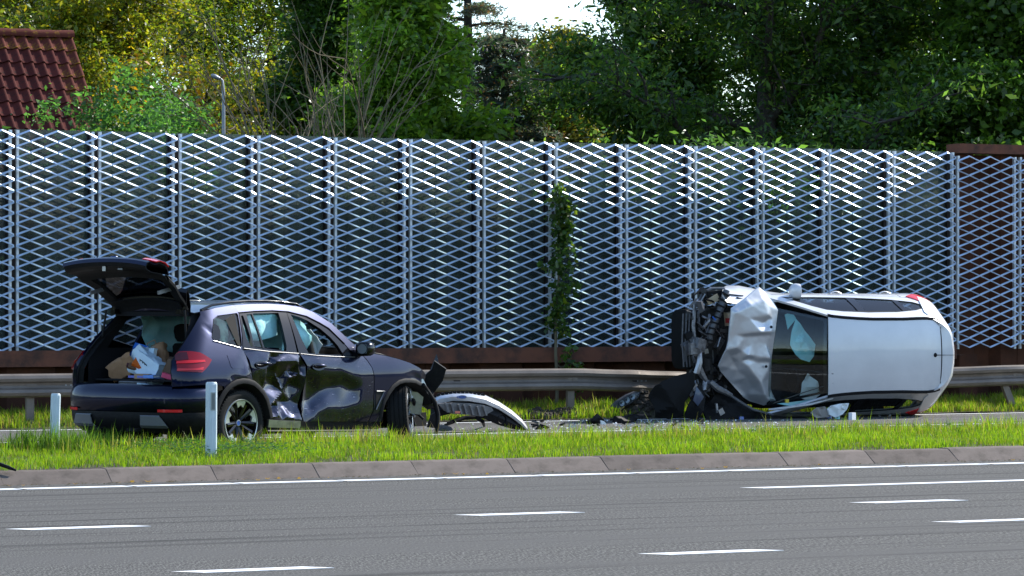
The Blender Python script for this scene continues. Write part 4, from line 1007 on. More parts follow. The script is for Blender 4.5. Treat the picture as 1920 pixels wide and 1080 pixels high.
# seats
def seat(x, y, wd, name='seat', back=.62, tilt=-.18):
    m = MB(); R_ = Matrix.Rotation(tilt, 3, 'Y')
    rows = []
    for z, w_, t in ((0, 1, .9), (.2, 1, 1.1), (.45, .98, 1.0), (back, .9, .7), (back + .03, .75, .3)):
        rows.append([R_ @ Vector((.07 * t * math.copysign(abs(math.cos(q)) ** .5, math.cos(q)), wd / 2 * w_ * math.copysign(abs(math.sin(q)) ** .4, math.sin(q)), z)) + Vector((x, y, .58)) for q in [2 * math.pi * k / 16 for k in range(16)]])
    m.grid(rows, close=True); m.f.append(tuple(range(len(m.v) - 16, len(m.v)))); o = m.build(name, M_liner, suv, smooth=50)
    m = MB(); rows = []
    for z, w_ in ((0, .7), (.04, .95), (.12, 1), (.17, .85), (.19, .5)):
        rows.append([R_ @ Vector((.05 * math.cos(q), .14 * w_ * math.copysign(abs(math.sin(q)) ** .6, math.sin(q)), back + .06 + z)) + Vector((x, y, .58)) for q in [2 * math.pi * k / 14 for k in range(14)]])
    m.grid(rows, close=True); m.f.append(tuple(range(len(m.v) - 14, len(m.v)))); m.build('headrest', M_liner, o, smooth=60)
    m = MB()
    for s in (-.05, .05): m.tube([R_ @ Vector((0, s, back - .02)) + Vector((x, y, .58)), R_ @ Vector((0, s, back + .1)) + Vector((x, y, .58))], .006, 6)
    m.build('headrest_post', M_chrome, o)
for y in (-.42, 0, .42): seat(.62, y, .42, 'rear_seat')
for y in (-.38, .38): seat(1.62, y, .5, 'front_seat', .66)
MB().box((2.15, 0, .95), (.4, 1.4, .25)).build('dashboard', M_liner, suv)
# airbags
def cloth(name, outline, fmap, mat, parent, seed, amp, n=26, step=.05, bulge=.0):
    r = random.Random(seed); xs = [p[0] for p in outline]; ys = [p[1] for p in outline]
    C_ = [(min(xs) - .1, min(ys) - .1, 0), (max(xs) + .1, min(ys) - .1, 0), (max(xs) + .1, max(ys) + .1, 0), (min(xs) - .1, max(ys) + .1, 0)]
    cx, cy = sum(xs) / len(xs), sum(ys) / len(ys)
    for k in range(n):
        a, b = r.uniform(min(xs), max(xs)), r.uniform(min(ys), max(ys)); C_.append((a, b, r.uniform(-amp, amp) - bulge * (1 - min(1, math.hypot((a - cx) / (max(xs) - cx + .01), (b - cy) / (max(ys) - cy + .01))))))
    return patch(name, outline, fmap, mat, parent, step, depth=crumple(C_), th=.008, smooth=50)
fl_ = lambda y0: (lambda s, z: Vector((s, y0, z)))
ab = cloth('curtain_airbag', [(.12, 1.52), (.5, 1.55), (.93, 1.55), (.93, 1.32), (.70, 1.27), (.48, 1.24), (.30, 1.30), (.12, 1.25)], fl_(-.60), M_airbag, suv, 3, .03, bulge=.06)
cloth('curtain_airbag', [(1.05, 1.53), (1.25, 1.52), (1.42, 1.45), (1.50, 1.30), (1.46, 1.16), (1.30, 1.10), (1.05, 1.12)], fl_(-.58), M_airbag, suv, 4, .045, n=34, bulge=.08)
cloth('curtain_airbag', [(.0, 1.53), (.9, 1.56), (1.5, 1.45), (1.55, 1.15), (.7, 1.08), (.1, 1.18)], fl_(.62), M_airbag, suv, 5, .05, n=40, bulge=.05)
cloth('front_airbag', [(-.45, .98), (-.6, 1.2), (-.4, 1.38), (0, 1.36), (.1, 1.15), (-.1, 1.0)], lambda y, z: Vector((1.75, y, z)), M_airw, suv, 6, .06, n=24, bulge=.12)
cloth('curtain_airbag', [(-.5, 1.16), (-.5, 1.40), (-.2, 1.54), (.35, 1.54), (.45, 1.2)], lambda y, z: Vector((1.25, y, z)), M_airbag, suv, 8, .05, n=24, bulge=.05)
cloth('front_airbag', [(1.40, 1.10), (1.44, 1.27), (1.52, 1.31), (1.66, 1.22), (1.74, 1.10)], fl_(-.52), M_airw, suv, 7, .05, n=18)
# windscreen, bonnet, nose
rows = []
for k in range(9):
    t = k / 8; s = 1.31 + (2.10 - 1.31) * t; z = 1.625 + (1.115 - 1.625) * t - .035 * (1 - t) * t + .0; e = SP(s, z); row = []
    for j in range(13):
        y = (j / 6 - 1); row.append(Vector((s + (.17 + .06 * t) * (1 - y * y), y * (-e.y - .03), z + .035 * (1 - y * y))))
    rows.append(row)
shell(rows, .006).build('windscreen', M_cglass, suv, smooth=60)
hood = [(2.12, 1.115), (2.3, 1.093), (2.515, 1.062), (2.72, 1.022), (2.9, .98), (3.05, .93), (3.17, .875), (3.25, .805)]
rows = []
for i, (s, z) in enumerate(hood):
    e = SP(s, min(z, 1.05)); w_ = -e.y - (.045 if s < 3.1 else .10); row = []
    for j in range(15):
        y = j / 7 - 1; row.append(Vector((s + .13 * (1 - y * y) * (1 if i == 0 else .9 + i * .08), y * w_, z + .012 + .055 * (1 - abs(y) ** 2.4) + .012 * math.sin(j * 1.7 + i) * (i > 5))))
    rows.append(row)
shell(rows, -.015).build('bonnet', M_navy, suv, smooth=35)
MB().tube([(2.16, -.80, 1.125), (2.5, -.80, 1.085), (2.9, -.785, 1.0)], .006, 5).build('bonnet_seam', M_black, suv)
# wrecked nose
rn = random.Random(12)
m = MB().box((3.15, 0, .62), (.35, 1.5, .34)).box((3.42, .1, .55), (.18, 1.3, .3)); m.build('radiator_pack', M_under, suv)
for k, (c, d, a) in enumerate([((3.22, -.80, .80), (.10, .14, .06), .3), ((3.20, -.84, .73), (.06, .10, .12), -.4), ((3.28, -.78, .68), (.12, .08, .05), .8)]):
    MB().box(c, d, Matrix.Rotation(a, 3, 'Y') @ Matrix.Rotation(a * .7, 3, 'Z'), .6).build('headlamp_shard', M_silver if k % 2 else M_cglass, suv)
def shard(c, pts, th, mat, name, par, rot):              # a broken plate: outline in its own plane, with thickness
    R_ = rot; m = MB(); m.prism(pts, -th / 2, th / 2, lambda a, b, h: R_ @ Vector((a, h, b)) + Vector(c)); return m.build(name, mat, par)
Rz = lambda a, b=0, c=0: Matrix.Rotation(a, 3, 'Z') @ Matrix.Rotation(b, 3, 'X') @ Matrix.Rotation(c, 3, 'Y')
shard((3.40, -.72, .78), [(-.12, -.28), (.02, -.30), (.22, -.02), (.26, .12), (.12, .22), (.09, .12), (-.02, .02)], .05, M_black, 'torn_grille_piece', suv, Rz(-.9, .2))
shard((3.46, -.66, .80), [(-.05, -.25), (.08, -.22), (.2, .05), (.15, .27), (.11, .16)], .03, M_gloss, 'torn_grille_piece', suv, Rz(-1.1, -.15))
for k in range(4): MB().tube([(3.30 + .05 * k, -.80, .52 + .02 * k), (3.45 + .04 * k, -.78, .62 + .03 * k), (3.55 + .03 * k, -.72, .80 + .02 * k)], .012, 5).build('grille_slat', M_black, suv)
MB().box((3.14, -.80, .50), (.16, .03, .26), Rz(-.5, .1, .12)).build('splash_shield', M_metal, suv)
MB().tube([(3.0, -.70, .68), (3.08, -.74, .66), (3.1, -.76, .56)], .045, 8).build('headlamp_pod', M_metal, suv, smooth=50)
for k in range(7):
    a = (3.1 + rn.uniform(0, .2), -.72 + rn.uniform(-.08, .1), .25 + rn.uniform(0, .2)); b = tuple(q + rn.uniform(-.15, .15) for q in a); MB().tube([a, tuple((p + q) / 2 + rn.uniform(-.03, .03) for p, q in zip(a, b)), b], rn.uniform(.008, .022), 6).build('suspension_fragment', M_black if k % 3 else M_metal, suv)
# mirror
for sg in (-1, 1):
    c = Vector((2.02, sg * (.97), 1.155)); m = MB(); rows = []
    for x, sc in ((-.075, .75), (-.06, .97), (0, 1), (.05, .85), (.085, .45)):
        rows.append([c + Vector((x, sg * .02 + math.copysign(abs(math.cos(q)) ** .6, math.cos(q)) * .115 * sc, math.copysign(abs(math.sin(q)) ** .7, math.sin(q)) * .085 * sc)) for q in [2 * math.pi * k / 16 for k in range(16)]])
    m.grid(rows, close=True); m.f.append(tuple(range(len(m.v) - 16, len(m.v)))); mo = m.build('door_mirror', M_gloss, suv, smooth=50)
    MB().tube([c + Vector((-.078, sg * .02 + math.cos(q) * .085 * .9, math.sin(q) * .062)) for q in [2 * math.pi * k / 12 for k in range(13)]], .004, 4).build('mirror_rim', M_black, mo)
    f = MB(); f.v = [c + Vector((-.072, sg * .02 + math.copysign(abs(math.cos(q)) ** .6, math.cos(q)) * .10 * .8, math.copysign(abs(math.sin(q)) ** .7, math.sin(q)) * .07 * .85)) for q in [2 * math.pi * k / 16 for k in range(16)]]; f.f = [tuple(range(16))]; f.build('mirror_glass', M_silver, mo)
    MB().box((1.98, sg * .87, 1.085), (.12, .14, .035)).build('mirror_foot', M_gloss, mo)
# wheels
def wheel(par, c, steer, sg, camber=0.0, tr=.365, rr=.262, wd=.245, style=True):
    r = empty('wheel', c); r.parent = par; r.rotation_euler = (camber, 0, steer)
    h = wd / 2; prof_ = [(rr, -h * .9), (rr + .03, -h), (tr - .05, -h * 1.04), (tr - .012, -h * .93)]
    for k, gx in enumerate((-.62, -.22, .22, .62)): prof_ += [(tr, gx * h - .012), (tr, gx * h - .006), (tr - .010, gx * h - .004), (tr - .010, gx * h + .004), (tr, gx * h + .006), (tr, gx * h + .012)]
    prof_ += [(tr - .012, h * .93), (tr - .05, h * 1.04), (rr + .03, h), (rr, h * .9), (rr - .012, h * .85), (rr - .02, 0), (rr - .012, -h * .85), (rr, -h * .9)]
    MB().lathe(prof_, 48).build('tyre', M_rubber, r, smooth=40)
    m = MB()
    for k in range(60):
        an = 2 * math.pi * k / 60
        for s in (-1, 1):
            R_ = Matrix.Rotation(-an, 3, 'Y'); m.box(R_ @ Vector((tr - .004, s * h * .82, 0)), (.012, h * .28, .012), R_)
    m.build('tread_blocks', M_rubber, r)['kind'] = 'stuff'
    o = sg * h
    rim = MB().lathe([(rr - .002, o * .93), (rr - .016, o * .95), (rr - .024, o * .8), (rr - .03, o * -.2), (.08, o * -.1), (.05, o * .45), (0, o * .47)], 40).build('rim', M_gloss, r, smooth=35)
    MB().lathe([(rr + .002, o * .92), (rr - .004, o * .99), (rr - .014, o * .96), (rr - .012, o * .9)], 40).build('rim_edge', M_silver, rim, smooth=60)
    if style:
        for k in range(5):
            a0 = 2 * math.pi * k / 5 + math.pi / 2
            def pol(rad_, da, y): return Vector((rad_ * math.cos(a0 + da), y, rad_ * math.sin(a0 + da)))
            yo = o * .93; d2 = .30
            pl = [pol(rr - .02, -d2 * 1.05, yo), pol(rr - .012, -d2 * .5, yo * 1.0), pol(rr - .012, d2 * .5, yo), pol(rr - .02, d2 * 1.05, yo), pol(rr - .09, d2 * .80, yo * .93), pol(rr - .065, 0, yo * .95), pol(rr - .09, -d2 * .80, yo * .93)]
            m = MB(); n_ = len(pl); m.v = pl + [p + Vector((0, -sg * .02, 0)) for p in pl]; m.f = [(0, 1, 5, 6), (1, 2, 5), (2, 3, 4, 5)] + [(i, (i + 1) % n_, n_ + (i + 1) % n_, n_ + i) for i in range(n_)]; m.build('silver_blade', M_silver, rim)
            for s in (-1, 1):
                p0, p1 = pol(.045, s * .35, o * .55), pol(rr - .05, s * d2 * 1.25, o * .86)
                m = MB(); t = (p1 - p0).normalized(); sd_ = t.cross(Vector((0, 1, 0)))
                m.grid([[p0 + sd_ * .02, p0 + Vector((0, sg * .012, 0)), p0 - sd_ * .02], [p1 + sd_ * .028, p1 + Vector((0, sg * .008, 0)), p1 - sd_ * .028]]); m.build('spoke', M_gloss, rim)
        MB().lathe([(0, o * .62), (.03, o * .62), (.034, o * .55), (.034, o * .4)], 20).build('hub_cap', M_emb, rim, smooth=40)
        m = MB().lathe([(.028, o * .63), (.036, o * .625), (.036, o * .6)], 20).build('hub_ring', M_chrome, rim, smooth=40)
    return r
wheel(suv, (0, -.80, .365), 0, -1); wheel(suv, (0, .80, .365), 0, 1)
wheel(suv, (2.864, -.79, .36), rad(34), -1, camber=rad(-5)); wheel(suv, (2.864, .80, .36), rad(20), 1)
# tailgate, modelled shut and swung up about its hinge
HX, HZ, BETA = -.46, 1.60, rad(-92.5)
def TG(x, y, z):
    x += .055 * (abs(y) / .68) ** 2.4 if z < 1.4 else .06 * (abs(y) / .6) ** 2
    dx, dz = x - HX, z - HZ; cb, sb = math.cos(BETA), math.sin(BETA)
    return Vector((HX + dx * cb - dz * sb, y, HZ + dx * sb + dz * cb))
tg = empty('tailgate', (0, 0, 0)); tg.parent = suv
def tw(z): return float(np.interp(z, [.72, .80, .95, 1.10, 1.2, 1.4, 1.60], [.58, .62, .675, .685, .665, .605, .56]))
def tgrows(prof_, ys=None, inset=0.0):
    return [[TG(x, y * (tw(z) - inset), z) for y in (ys or [k / 8 - 1 for k in range(17)])] for x, z in prof_]
OUT = [(-.875, 1.165), (-.94, 1.14), (-.985, 1.08), (-1.0, 1.0), (-.985, .95), (-.99, .92), (-1.005, .89), (-.99, .86), (-.95, .845)]
shell(tgrows(OUT), .012).build('tailgate_skin', M_navy, tg, smooth=30)
INN = [(-.80, 1.17), (-.845, 1.12), (-.875, 1.05), (-.88, .95), (-.885, .92), (-.91, .87), (-.95, .85)]
shell(tgrows(INN, inset=.02), -.01).build('inner_trim', M_black, tg, smooth=30)
UP = [(-.50, 1.60), (-.585, 1.52), (-.66, 1.42), (-.73, 1.32), (-.81, 1.17)]
for s in (-1, 1):
    rows = []
    for x, z in UP:
        w_ = tw(z); rows.append([TG(x, s * (w_ - .005), z), TG(x - .03, s * w_, z), TG(x - .055, s * (w_ - .03), z), TG(x - .045, s * (w_ - .13), z), TG(x, s * (w_ - .13), z), TG(x, s * (w_ - .005), z)])
    MB().grid(rows).build('window_post', M_black, tg, smooth=40)
    MB().box(TG(-.70, s * (tw(1.33) - .11), 1.33), (.34, .02, .04), Matrix.Rotation(-.2, 3, 'Y')).build('post_trim', M_trim, tg)
shell([[TG(x, y * (tw(z) - .10), z) for y in np.linspace(-1, 1, 9)] for x, z in ((-.62, 1.52), (-.70, 1.42), (-.77, 1.32), (-.85, 1.18))], .005).build('rear_window', M_dglass, tg, smooth=60)
shell([[TG(x, y * tw(z), z) for y in np.linspace(-1, 1, 9)] for x, z in ((-.46, 1.63), (-.56, 1.635), (-.68, 1.61), (-.74, 1.575), (-.70, 1.545), (-.60, 1.55), (-.52, 1.555))], .01).build('spoiler', M_gloss, tg, smooth=30)
shell([[TG(x, y * (tw(z) - .06), z) for y in np.linspace(-1, 1, 9)] for x, z in ((-.47, 1.60), (-.54, 1.55), (-.59, 1.49))], .01).build('upper_trim', M_black, tg, smooth=30)
for s in (-1, 1):
    rows = [[TG(x - .012, s * y * tw(z), z) for y in np.linspace(.72, 1.02, 6)] for x, z in ((-.95, 1.135), (-.99, 1.075), (-1.003, 1.0), (-.99, .945))]
    lo = shell(rows if s < 0 else rows[::-1], .012).build('tail_lamp', M_reds, tg, smooth=40)  # brighter red than the body lamps stands for sun on its face
    rows = [[TG(x - .02, s * y * tw(z), z) for y in np.linspace(.74, 1.0, 6)] for x, z in ((-.992, 1.06), (-1.0, 1.03))]
    shell(rows if s < 0 else rows[::-1], .004).build('lamp_light_bar', M_reds, lo)
    MB().tube([TG(-.52, s * .60, 1.5), Vector((-.58, s * .64, 1.30))], .012, 8).build('gas_strut', M_black, tg)
    MB().box((HX - .02, s * .5, 1.585), (.16, .07, .05)).build('hinge', M_gloss, tg)
MB().box(TG(-.89, 0.03, .89), (.02, .05, .07)).build('latch', M_chrome, tg)
MB().box(TG(-.885, -.18, .92), (.012, .07, .03)).build('close_button', M_trim, tg)
m = MB(); c = TG(-1.012, 0, 1.0)
m.lathe([(0, .0), (.036, 0), (.04, -.006)], 20, 'z', c + Vector((0, 0, .01))); m.build('badge', M_emb, tg)

# ================================================================ silver car lying on its side
M_slv = P('silver_paint', (.64, .645, .66), .36, .2, coat=.6, var=(1.5, (.57, .575, .59), .4, .7), var2=(26, (.44, .44, .44), .70, .78, (.5, 2.5, 1)))
M_hood = P('buckled_silver', (.56, .575, .60), .46, .7, coat=.25, var=(4, (.50, .51, .53), .4, .7))
M_slvs = P('silver_paint_dirty', (.54, .55, .57), .42, .4, coat=.5, var=(6, (.38, .38, .38), .5, .72), var2=(40, (.25, .24, .23), .68, .76))
M_ws = glassmat('windscreen_glass', (.86, .91, .91), .015, 1.45)
M_sgl = glassmat('side_glass', (.45, .5, .49), .015, 1.55)
M_grime = P('engine_grime', (.018, .017, .016), .6, .1, var=(18, (.05, .047, .043), .5, .75), bump=(40, .6, .01))
M_alloy = P('cast_alloy', (.20, .20, .21), .42, .6, var=(20, (.08, .08, .08), .45, .7))
M_gplast = P('grey_plastic', (.085, .09, .10), .45, var=(14, (.05, .05, .055), .4, .7))
M_cream = P('cream_plastic', (.45, .36, .24), .5, var=(9, (.2, .16, .1), .5, .75))
M_bluep = P('smoked_blue_panel', (.035, .055, .10), .3, coat=.4)
CO = Vector((23.87, 39.0, .915))
RC_ = Matrix(((-1, 0, 0), (0, 0, -1), (0, -1, 0)))
hatch = empty('hatchback_car', CO)
hatch.rotation_euler = RC_.to_euler()
tag(hatch, 'silver family car lying on its side, roof to the road, front crushed', 'car')
def loc(v): v = Vector(v); return Vector((CO.x - v.x, CO.z - v.z, CO.y - v.y))       # world point to car coordinates
def pxl(x, y, Y): return loc(at(x, y, Y))
def CP(s, z):                                          # right-hand side (y < 0), wraps round the tail
    d = max(0, z - .95)
    w = (.905 - .35 * max(0, .5 - z) ** 2 - .25 * max(0, z - .75) ** 1.5) if z < .95 else .883 - .42 * d - .25 * d * d
    if s < 2.1: w *= 1 - .08 * min(1, d / .5) * ((2.1 - s) / 1.9) ** 2
    if s > 3: w *= 1 - .06 * (s - 3) ** 2
    xs = .40 + .25 * max(0, z - .9); xr = -.06 + .08 * max(0, z - .95)
    if s >= xs: return Vector((s, -w, z))
    t = min((xs - s) / .75, 1) * math.pi / 2
    return Vector((xs - (xs - xr) * math.sin(t), -(w - .32 * (1 - math.cos(t))), z))
def CL(s, z): v = CP(s, z); return Vector((v.x, -v.y, v.z))
ZE = [(.28, 1.455), (.5, 1.495), (.9, 1.535), (1.4, 1.55), (1.8, 1.535), (2.1, 1.49), (2.3, 1.385), (2.5, 1.265), (2.7, 1.14), (2.88, 1.03)]
ze = lambda s: float(np.interp(s, [p[0] for p in ZE], [p[1] for p in ZE]))
DLO = [(2.62, 1.03), (2.46, 1.14), (2.26, 1.27), (2.06, 1.36), (1.8, 1.395), (1.4, 1.405), (.9, 1.385), (.55, 1.33), (.33, 1.245), (.31, 1.215), (.5, 1.14), (.9, 1.085), (1.5, 1.05), (2.1, 1.03)]
top = [p for p in ZE]
def circ(cx, cz, r, a0, a1, n): return [(cx + r * math.cos(rad(a0 + (a1 - a0) * k / n)), cz + r * math.sin(rad(a0 + (a1 - a0) * k / n))) for k in range(n + 1)]
for fn, fl in ((CP, False), (CL, True)):
    up = fn is CP
    mt = M_slv if up else M_slvs
    patch('side_frame', top + [(2.9, .96), (2.5, .955), (1.5, .975), (.9, 1.0), (.45, 1.03), (.2, 1.06), (.1, 1.12), (.12, 1.25), (.17, 1.36)], fn, mt, hatch, .06, holes=[DLO], th=.03, flip=fl, smooth=40)
    fd = patch('front_door', [(1.52, .28), (1.52, .968), (2.5, .947), (2.72, .945), (2.82, .60), (2.72, .28)], fn, mt, hatch, .1, th=.02, flip=fl, smooth=40)
    rd = patch('rear_door', [(1.50, .28), (1.50, .968), (.9, .992), (.62, 1.01), (.70, .80)] + circ(.85, .315, .37, 75, 0, 6) + [(1.24, .28)], fn, mt, hatch, .1, th=.02, flip=fl, smooth=40)
    patch('rear_quarter', [(.60, 1.01), (.45, 1.02), (.2, 1.05), (.0, 1.08), (-.15, .9), (-.15, .45), (.46, .35)] + circ(.85, .315, .37, 165, 78, 6) + [(.68, .80)], fn, mt, hatch, .07, th=.02, flip=fl, smooth=40)
    for o_, s in ((fd, 1.66), (rd, .82)):
        c = fn(s, .90); sg = -1 if up else 1
        m = MB(); rows = []
        for k in range(9):
            t = k / 8; b_ = math.sin(math.pi * t)
            rows.append([c + Vector(((t - .5) * .20, sg * (.012 + .03 * b_) + math.cos(q) * .010, math.sin(q) * .015)) for q in [2 * math.pi * j / 8 for j in range(8)]])
        m.grid(rows, close=True).build('door_handle', M_slv if s < 1 or up else M_chrome, o_, smooth=60)
    pil = [(1.44, 1.055), (1.44, 1.40), (1.56, 1.40), (1.58, 1.05)]; pil2 = [(.72, 1.11), (.70, 1.355), (.78, 1.365), (.82, 1.10)]
    W3 = [('front_door_window', [(2.62, 1.03), (2.46, 1.14), (2.26, 1.27), (2.06, 1.36), (1.8, 1.395), (1.505, 1.403), (1.515, 1.05), (2.1, 1.03)]), ('rear_door_window', [(1.495, 1.403), (1.4, 1.405), (.9, 1.385), (.755, 1.362), (.775, 1.103), (.9, 1.085), (1.505, 1.05)]), ('quarter_window', [(.745, 1.362), (.55, 1.33), (.33, 1.245), (.31, 1.215), (.5, 1.14), (.765, 1.103)])]
    for nm, ol in W3: wn_ = patch(nm, ol, fn, M_sgl, hatch, .08, th=.004, flip=fl, lift=-.01, smooth=60)
    patch('window_seal', ring(DLO, .012), fn, M_black, hatch, .08, holes=[ring(DLO, -.012)], th=.01, flip=fl, lift=.002)
    for p_ in (pil, pil2): patch('pillar_trim', p_, fn, M_gloss, hatch, .08, th=.006, flip=fl, lift=.0)
    L_ = patch('tail_lamp', [(.52, 1.0), (.36, 1.10), (.1, 1.16), (-.1, 1.12), (-.16, .95), (.1, .88), (.35, .92)], fn, M_reds, hatch, .06, th=.02, flip=fl, lift=.012)
    patch('lamp_lens', [(.0, .99), (-.05, 1.04), (.06, 1.06), (.12, 1.0)], fn, M_chrome, L_, .06, th=.003, flip=fl, lift=.016)
# roof panel between black ditch strips
def yr(s): return -CP(max(s, .62), ze(s)).y - .02 - .07 * max(0, (.62 - s) / .4) ** 2
rows = []
for s in [.225, .3, .45, .65, .9, 1.15, 1.4, 1.65, 1.9, 2.03, 2.115]:
    w_ = yr(s); rows.append([Vector((s + .0 + .03 * (1 - (j / 8 - 1) ** 2) * (1 if s > 2 else 0), (j / 8 - 1) * w_, ze(s) + .004 + .055 * (1 - (j / 8 - 1) ** 2))) for j in range(17)])
shell(rows, -.02).build('roof_panel', M_slv, hatch, smooth=40)
for sg in (-1, 1):
    rows = []
    for s in [.22, .3, .45, .65, .9, 1.15, 1.4, 1.65, 1.9, 2.06, 2.13]:
        w_ = yr(s); rows.append([Vector((s, sg * (w_ + a), ze(s) + b)) for a, b in ((.034, -.006), (.030, .012), (.004, .016), (-.004, .006))])
    shell(rows if sg < 0 else [r[::-1] for r in rows], .004).build('roof_ditch_strip', M_black, hatch, smooth=50)
# tail: sweeps round from side to side
w0 = yr(.225)
def rend(t, s, dz): return Vector((s, t * w0, ze(.225) + dz + .055 * (1 - t * t)))
rows = [[rend(t, .212, .0) for t in np.linspace(-1, 1, 24)]]
for z in (1.46, 1.42, 1.36, 1.28, 1.15, 1.0, .85, .65, .45, .35):
    ss = np.linspace(.30 + .3 * max(0, z - .9) * (1 if z < 1.4 else .6), -.40, 10); R_ = [CP(s, z) for s in ss]; e = R_[-1]
    row = R_ + [Vector((e.x - .02 * (1 - t * t), e.y * t, z)) for t in (.6, .2, -.2, -.6)] + [Vector((v.x, -v.y, v.z)) for v in R_[::-1]]
    if z > 1.4: row = [Vector((v.x + (.07 if z > 1.45 else .02), v.y, v.z + (.05 if z > 1.45 else .035) * (1 - min(1, abs(v.y) / .6) ** 2))) for v in row]
    rows.append(row)
tgt = shell(rows, -.015).build('tailgate', M_slv, hatch, smooth=40)
for dz, nm, mt in ((0, 'roof_seam', M_black),):
    MB().tube([Vector((.215, y, ze(.225) + .006 + .055 * (1 - (y / .46) ** 2))) for y in np.linspace(-.45, .45, 9)], .006, 5).build(nm, mt, tgt)
patch('rear_window', [(-.40, 1.02), (.40, 1.02), (.36, 1.36), (-.36, 1.36)], lambda y, z: Vector((-.085 + .08 * max(0, z - .95), y, z)), M_sgl, tgt, .1, th=.004, lift=.0)
shell([[Vector((x, y, z)) for y in np.linspace(-.72, .72, 9)] for x, z in ((-.06, .60), (-.12, .55), (-.13, .42), (-.02, .30))], .02).build('rear_bumper', M_slv, hatch, smooth=40)
# antenna
an = MB(); c = Vector((.335, -.0, ze(.335) + .058))
an.lathe([(0, .03), (.016, .028), (.026, .012), (.034, 0)], 14, 'z', c); an.build('antenna_base', M_black, hatch, smooth=50)
MB().tube([c + Vector((0, 0, .02)), c + Vector((-.10, 0, .035)), c + Vector((-.46, 0, .06))], [.007, .004, .002], 6).build('antenna_rod', M_black, hatch)
# windscreen with black border
def WS(u, v):                                          # u across -1..1, v 0 top .. 1 cowl
    s = 2.13 + .76 * v; z = ze(2.12) + .012 + (1.035 - ze(2.12)) * v + .02 * math.sin(v * math.pi); w_ = .535 + .19 * v
    return Vector((s + .10 * (1 - u * u) * (.4 + .6 * v), u * w_, z + .05 * (1 - u * u)))
shell([[WS(j / 8 - 1, k / 8) for j in range(17)] for k in range(9)], .006).build('windscreen', M_ws, hatch, smooth=60)
fr = [(-.99, .008), (.99, .008), (.99, .99), (-.99, .99)]; inn = [(-.925, .075), (-.85, .06), (.85, .06), (.925, .075), (.93, .2), (.93, .93), (-.93, .93), (-.93, .2)]
patch('windscreen_border', fr, lambda a, b: WS(a, b), M_gloss, hatch, .08, holes=[inn], th=0, lift=.003 if True else 0, flip=False)
patch('windscreen_border', fr, lambda a, b: WS(a, b) + Vector((-.004, 0, -.012)), M_black, hatch, .08, holes=[inn], th=0)
def wsp(x, y, off):                                    # car point on the windscreen seen at a photo pixel, pushed inwards by off
    best = None
    for Y in np.linspace(37.2, 38.2, 60):
        p = pxl(x, y, Y); v = (p.x - 2.13) / .76; u = p.y / (.535 + .19 * v)
        q = WS(max(-1, min(1, u)), max(0, min(1, v)))
        d = abs(q.z - p.z) + abs(q.x - p.x) * .2
        if best is None or d < best[0]: best = (d, p)
    return best[1] - Vector((.3, 0, .9)).normalized() * off
for pts in ([(1445, 690), (1490, 692), (1530, 697), (1562, 701)], [(1450, 756), (1500, 738), (1562, 718)]):
    MB().tube([wsp(x, y, -.015) for x, y in pts], .007, 5).build('wiper_arm', M_gloss, hatch)
AB = [(1491, 597), (1505, 613), (1519, 630), (1530, 646), (1528, 660), (1519, 679), (1503, 674), (1492, 665), (1483, 646), (1486, 620)]
AC = [(1470, 580, 0), (1550, 580, 0), (1550, 700, 0), (1470, 700, 0), (1495, 610, -.02), (1500, 640, -.05), (1510, 640, -.01), (1515, 655, -.04), (1505, 665, .02), (1490, 640, .03), (1523, 650, .02), (1497, 655, 0), (1508, 622, .03)]
cr = crumple([(a / 110, -b / 110, d) for a, b, d in AC])
patch('airbag', [(a / 110, -b / 110) for a, b in AB], lambda a, b: pxl(a * 110, -b * 110, 37.80), M_airbag, hatch, .04, depth=cr, th=.01, smooth=20)
AB2 = [(1500, 745), (1503, 718), (1515, 700), (1532, 715), (1540, 740), (1530, 748), (1512, 750)]
rj = random.Random(4)
cr2 = crumple([(12, -8, 0), (16, -8, 0), (16, -5, 0), (12, -5, 0)] + [(rj.uniform(1500, 1540) / 110, -rj.uniform(700, 750) / 110, rj.uniform(-.05, .05)) for _ in range(12)])
patch('airbag', [(a / 110, -b / 110) for a, b in AB2], lambda a, b: pxl(a * 110, -b * 110, 37.85), M_airw, hatch, .04, depth=cr2, th=.01, smooth=20)
patch('torn_pocket', [(a / 110, -b / 110) for a, b in [(1472, 590), (1484, 584), (1492, 597), (1478, 618)]], lambda a, b: pxl(a * 110, -b * 110, 37.86), M_airbag, hatch, .04, depth=cr, th=.01, smooth=20)
patch('teal_strip', [(a / 110, -b / 110) for a, b in [(1458, 757), (1500, 752), (1535, 747), (1556, 741), (1548, 750), (1520, 757), (1480, 761)]], lambda a, b: pxl(a * 110, -b * 110, 37.80), M_airbag, hatch, .05, th=.02)  # flat pale teal strip low behind the windscreen
MB().box(pxl(1475.5, 752, 37.72), (.05, .05, .03)).build('yellow_sticker', P('yellow_sticker', (.55, .42, .03), .5), hatch)
# cabin
MB().box((1.55, 0, .50), (2.4, 1.55, .3)).box((2.75, 0, .78), (.3, 1.45, .36)).build('cabin_floor', M_liner, hatch)
for y in (-.38, .38):
    s_ = MB().box((1.75, y, 1.0), (.16, .48, .62), Matrix.Rotation(-.25, 3, 'Y'), .85).build('front_seat', M_liner, hatch)
    MB().box((1.64, y, 1.38), (.1, .26, .17), Matrix.Rotation(-.25, 3, 'Y'), .8).build('headrest', M_liner, s_)
MB().box((.85, 0, .95), (.2, 1.2, .6), Matrix.Rotation(-.25, 3, 'Y'), .9).build('rear_seat', M_liner, hatch)
MB().tube([Vector((2.42, .36 + .17 * math.cos(q), .98 + .17 * math.sin(q))) for q in [2 * math.pi * k / 16 for k in range(17)]], .016, 6).build('steering_wheel', M_liner, hatch)
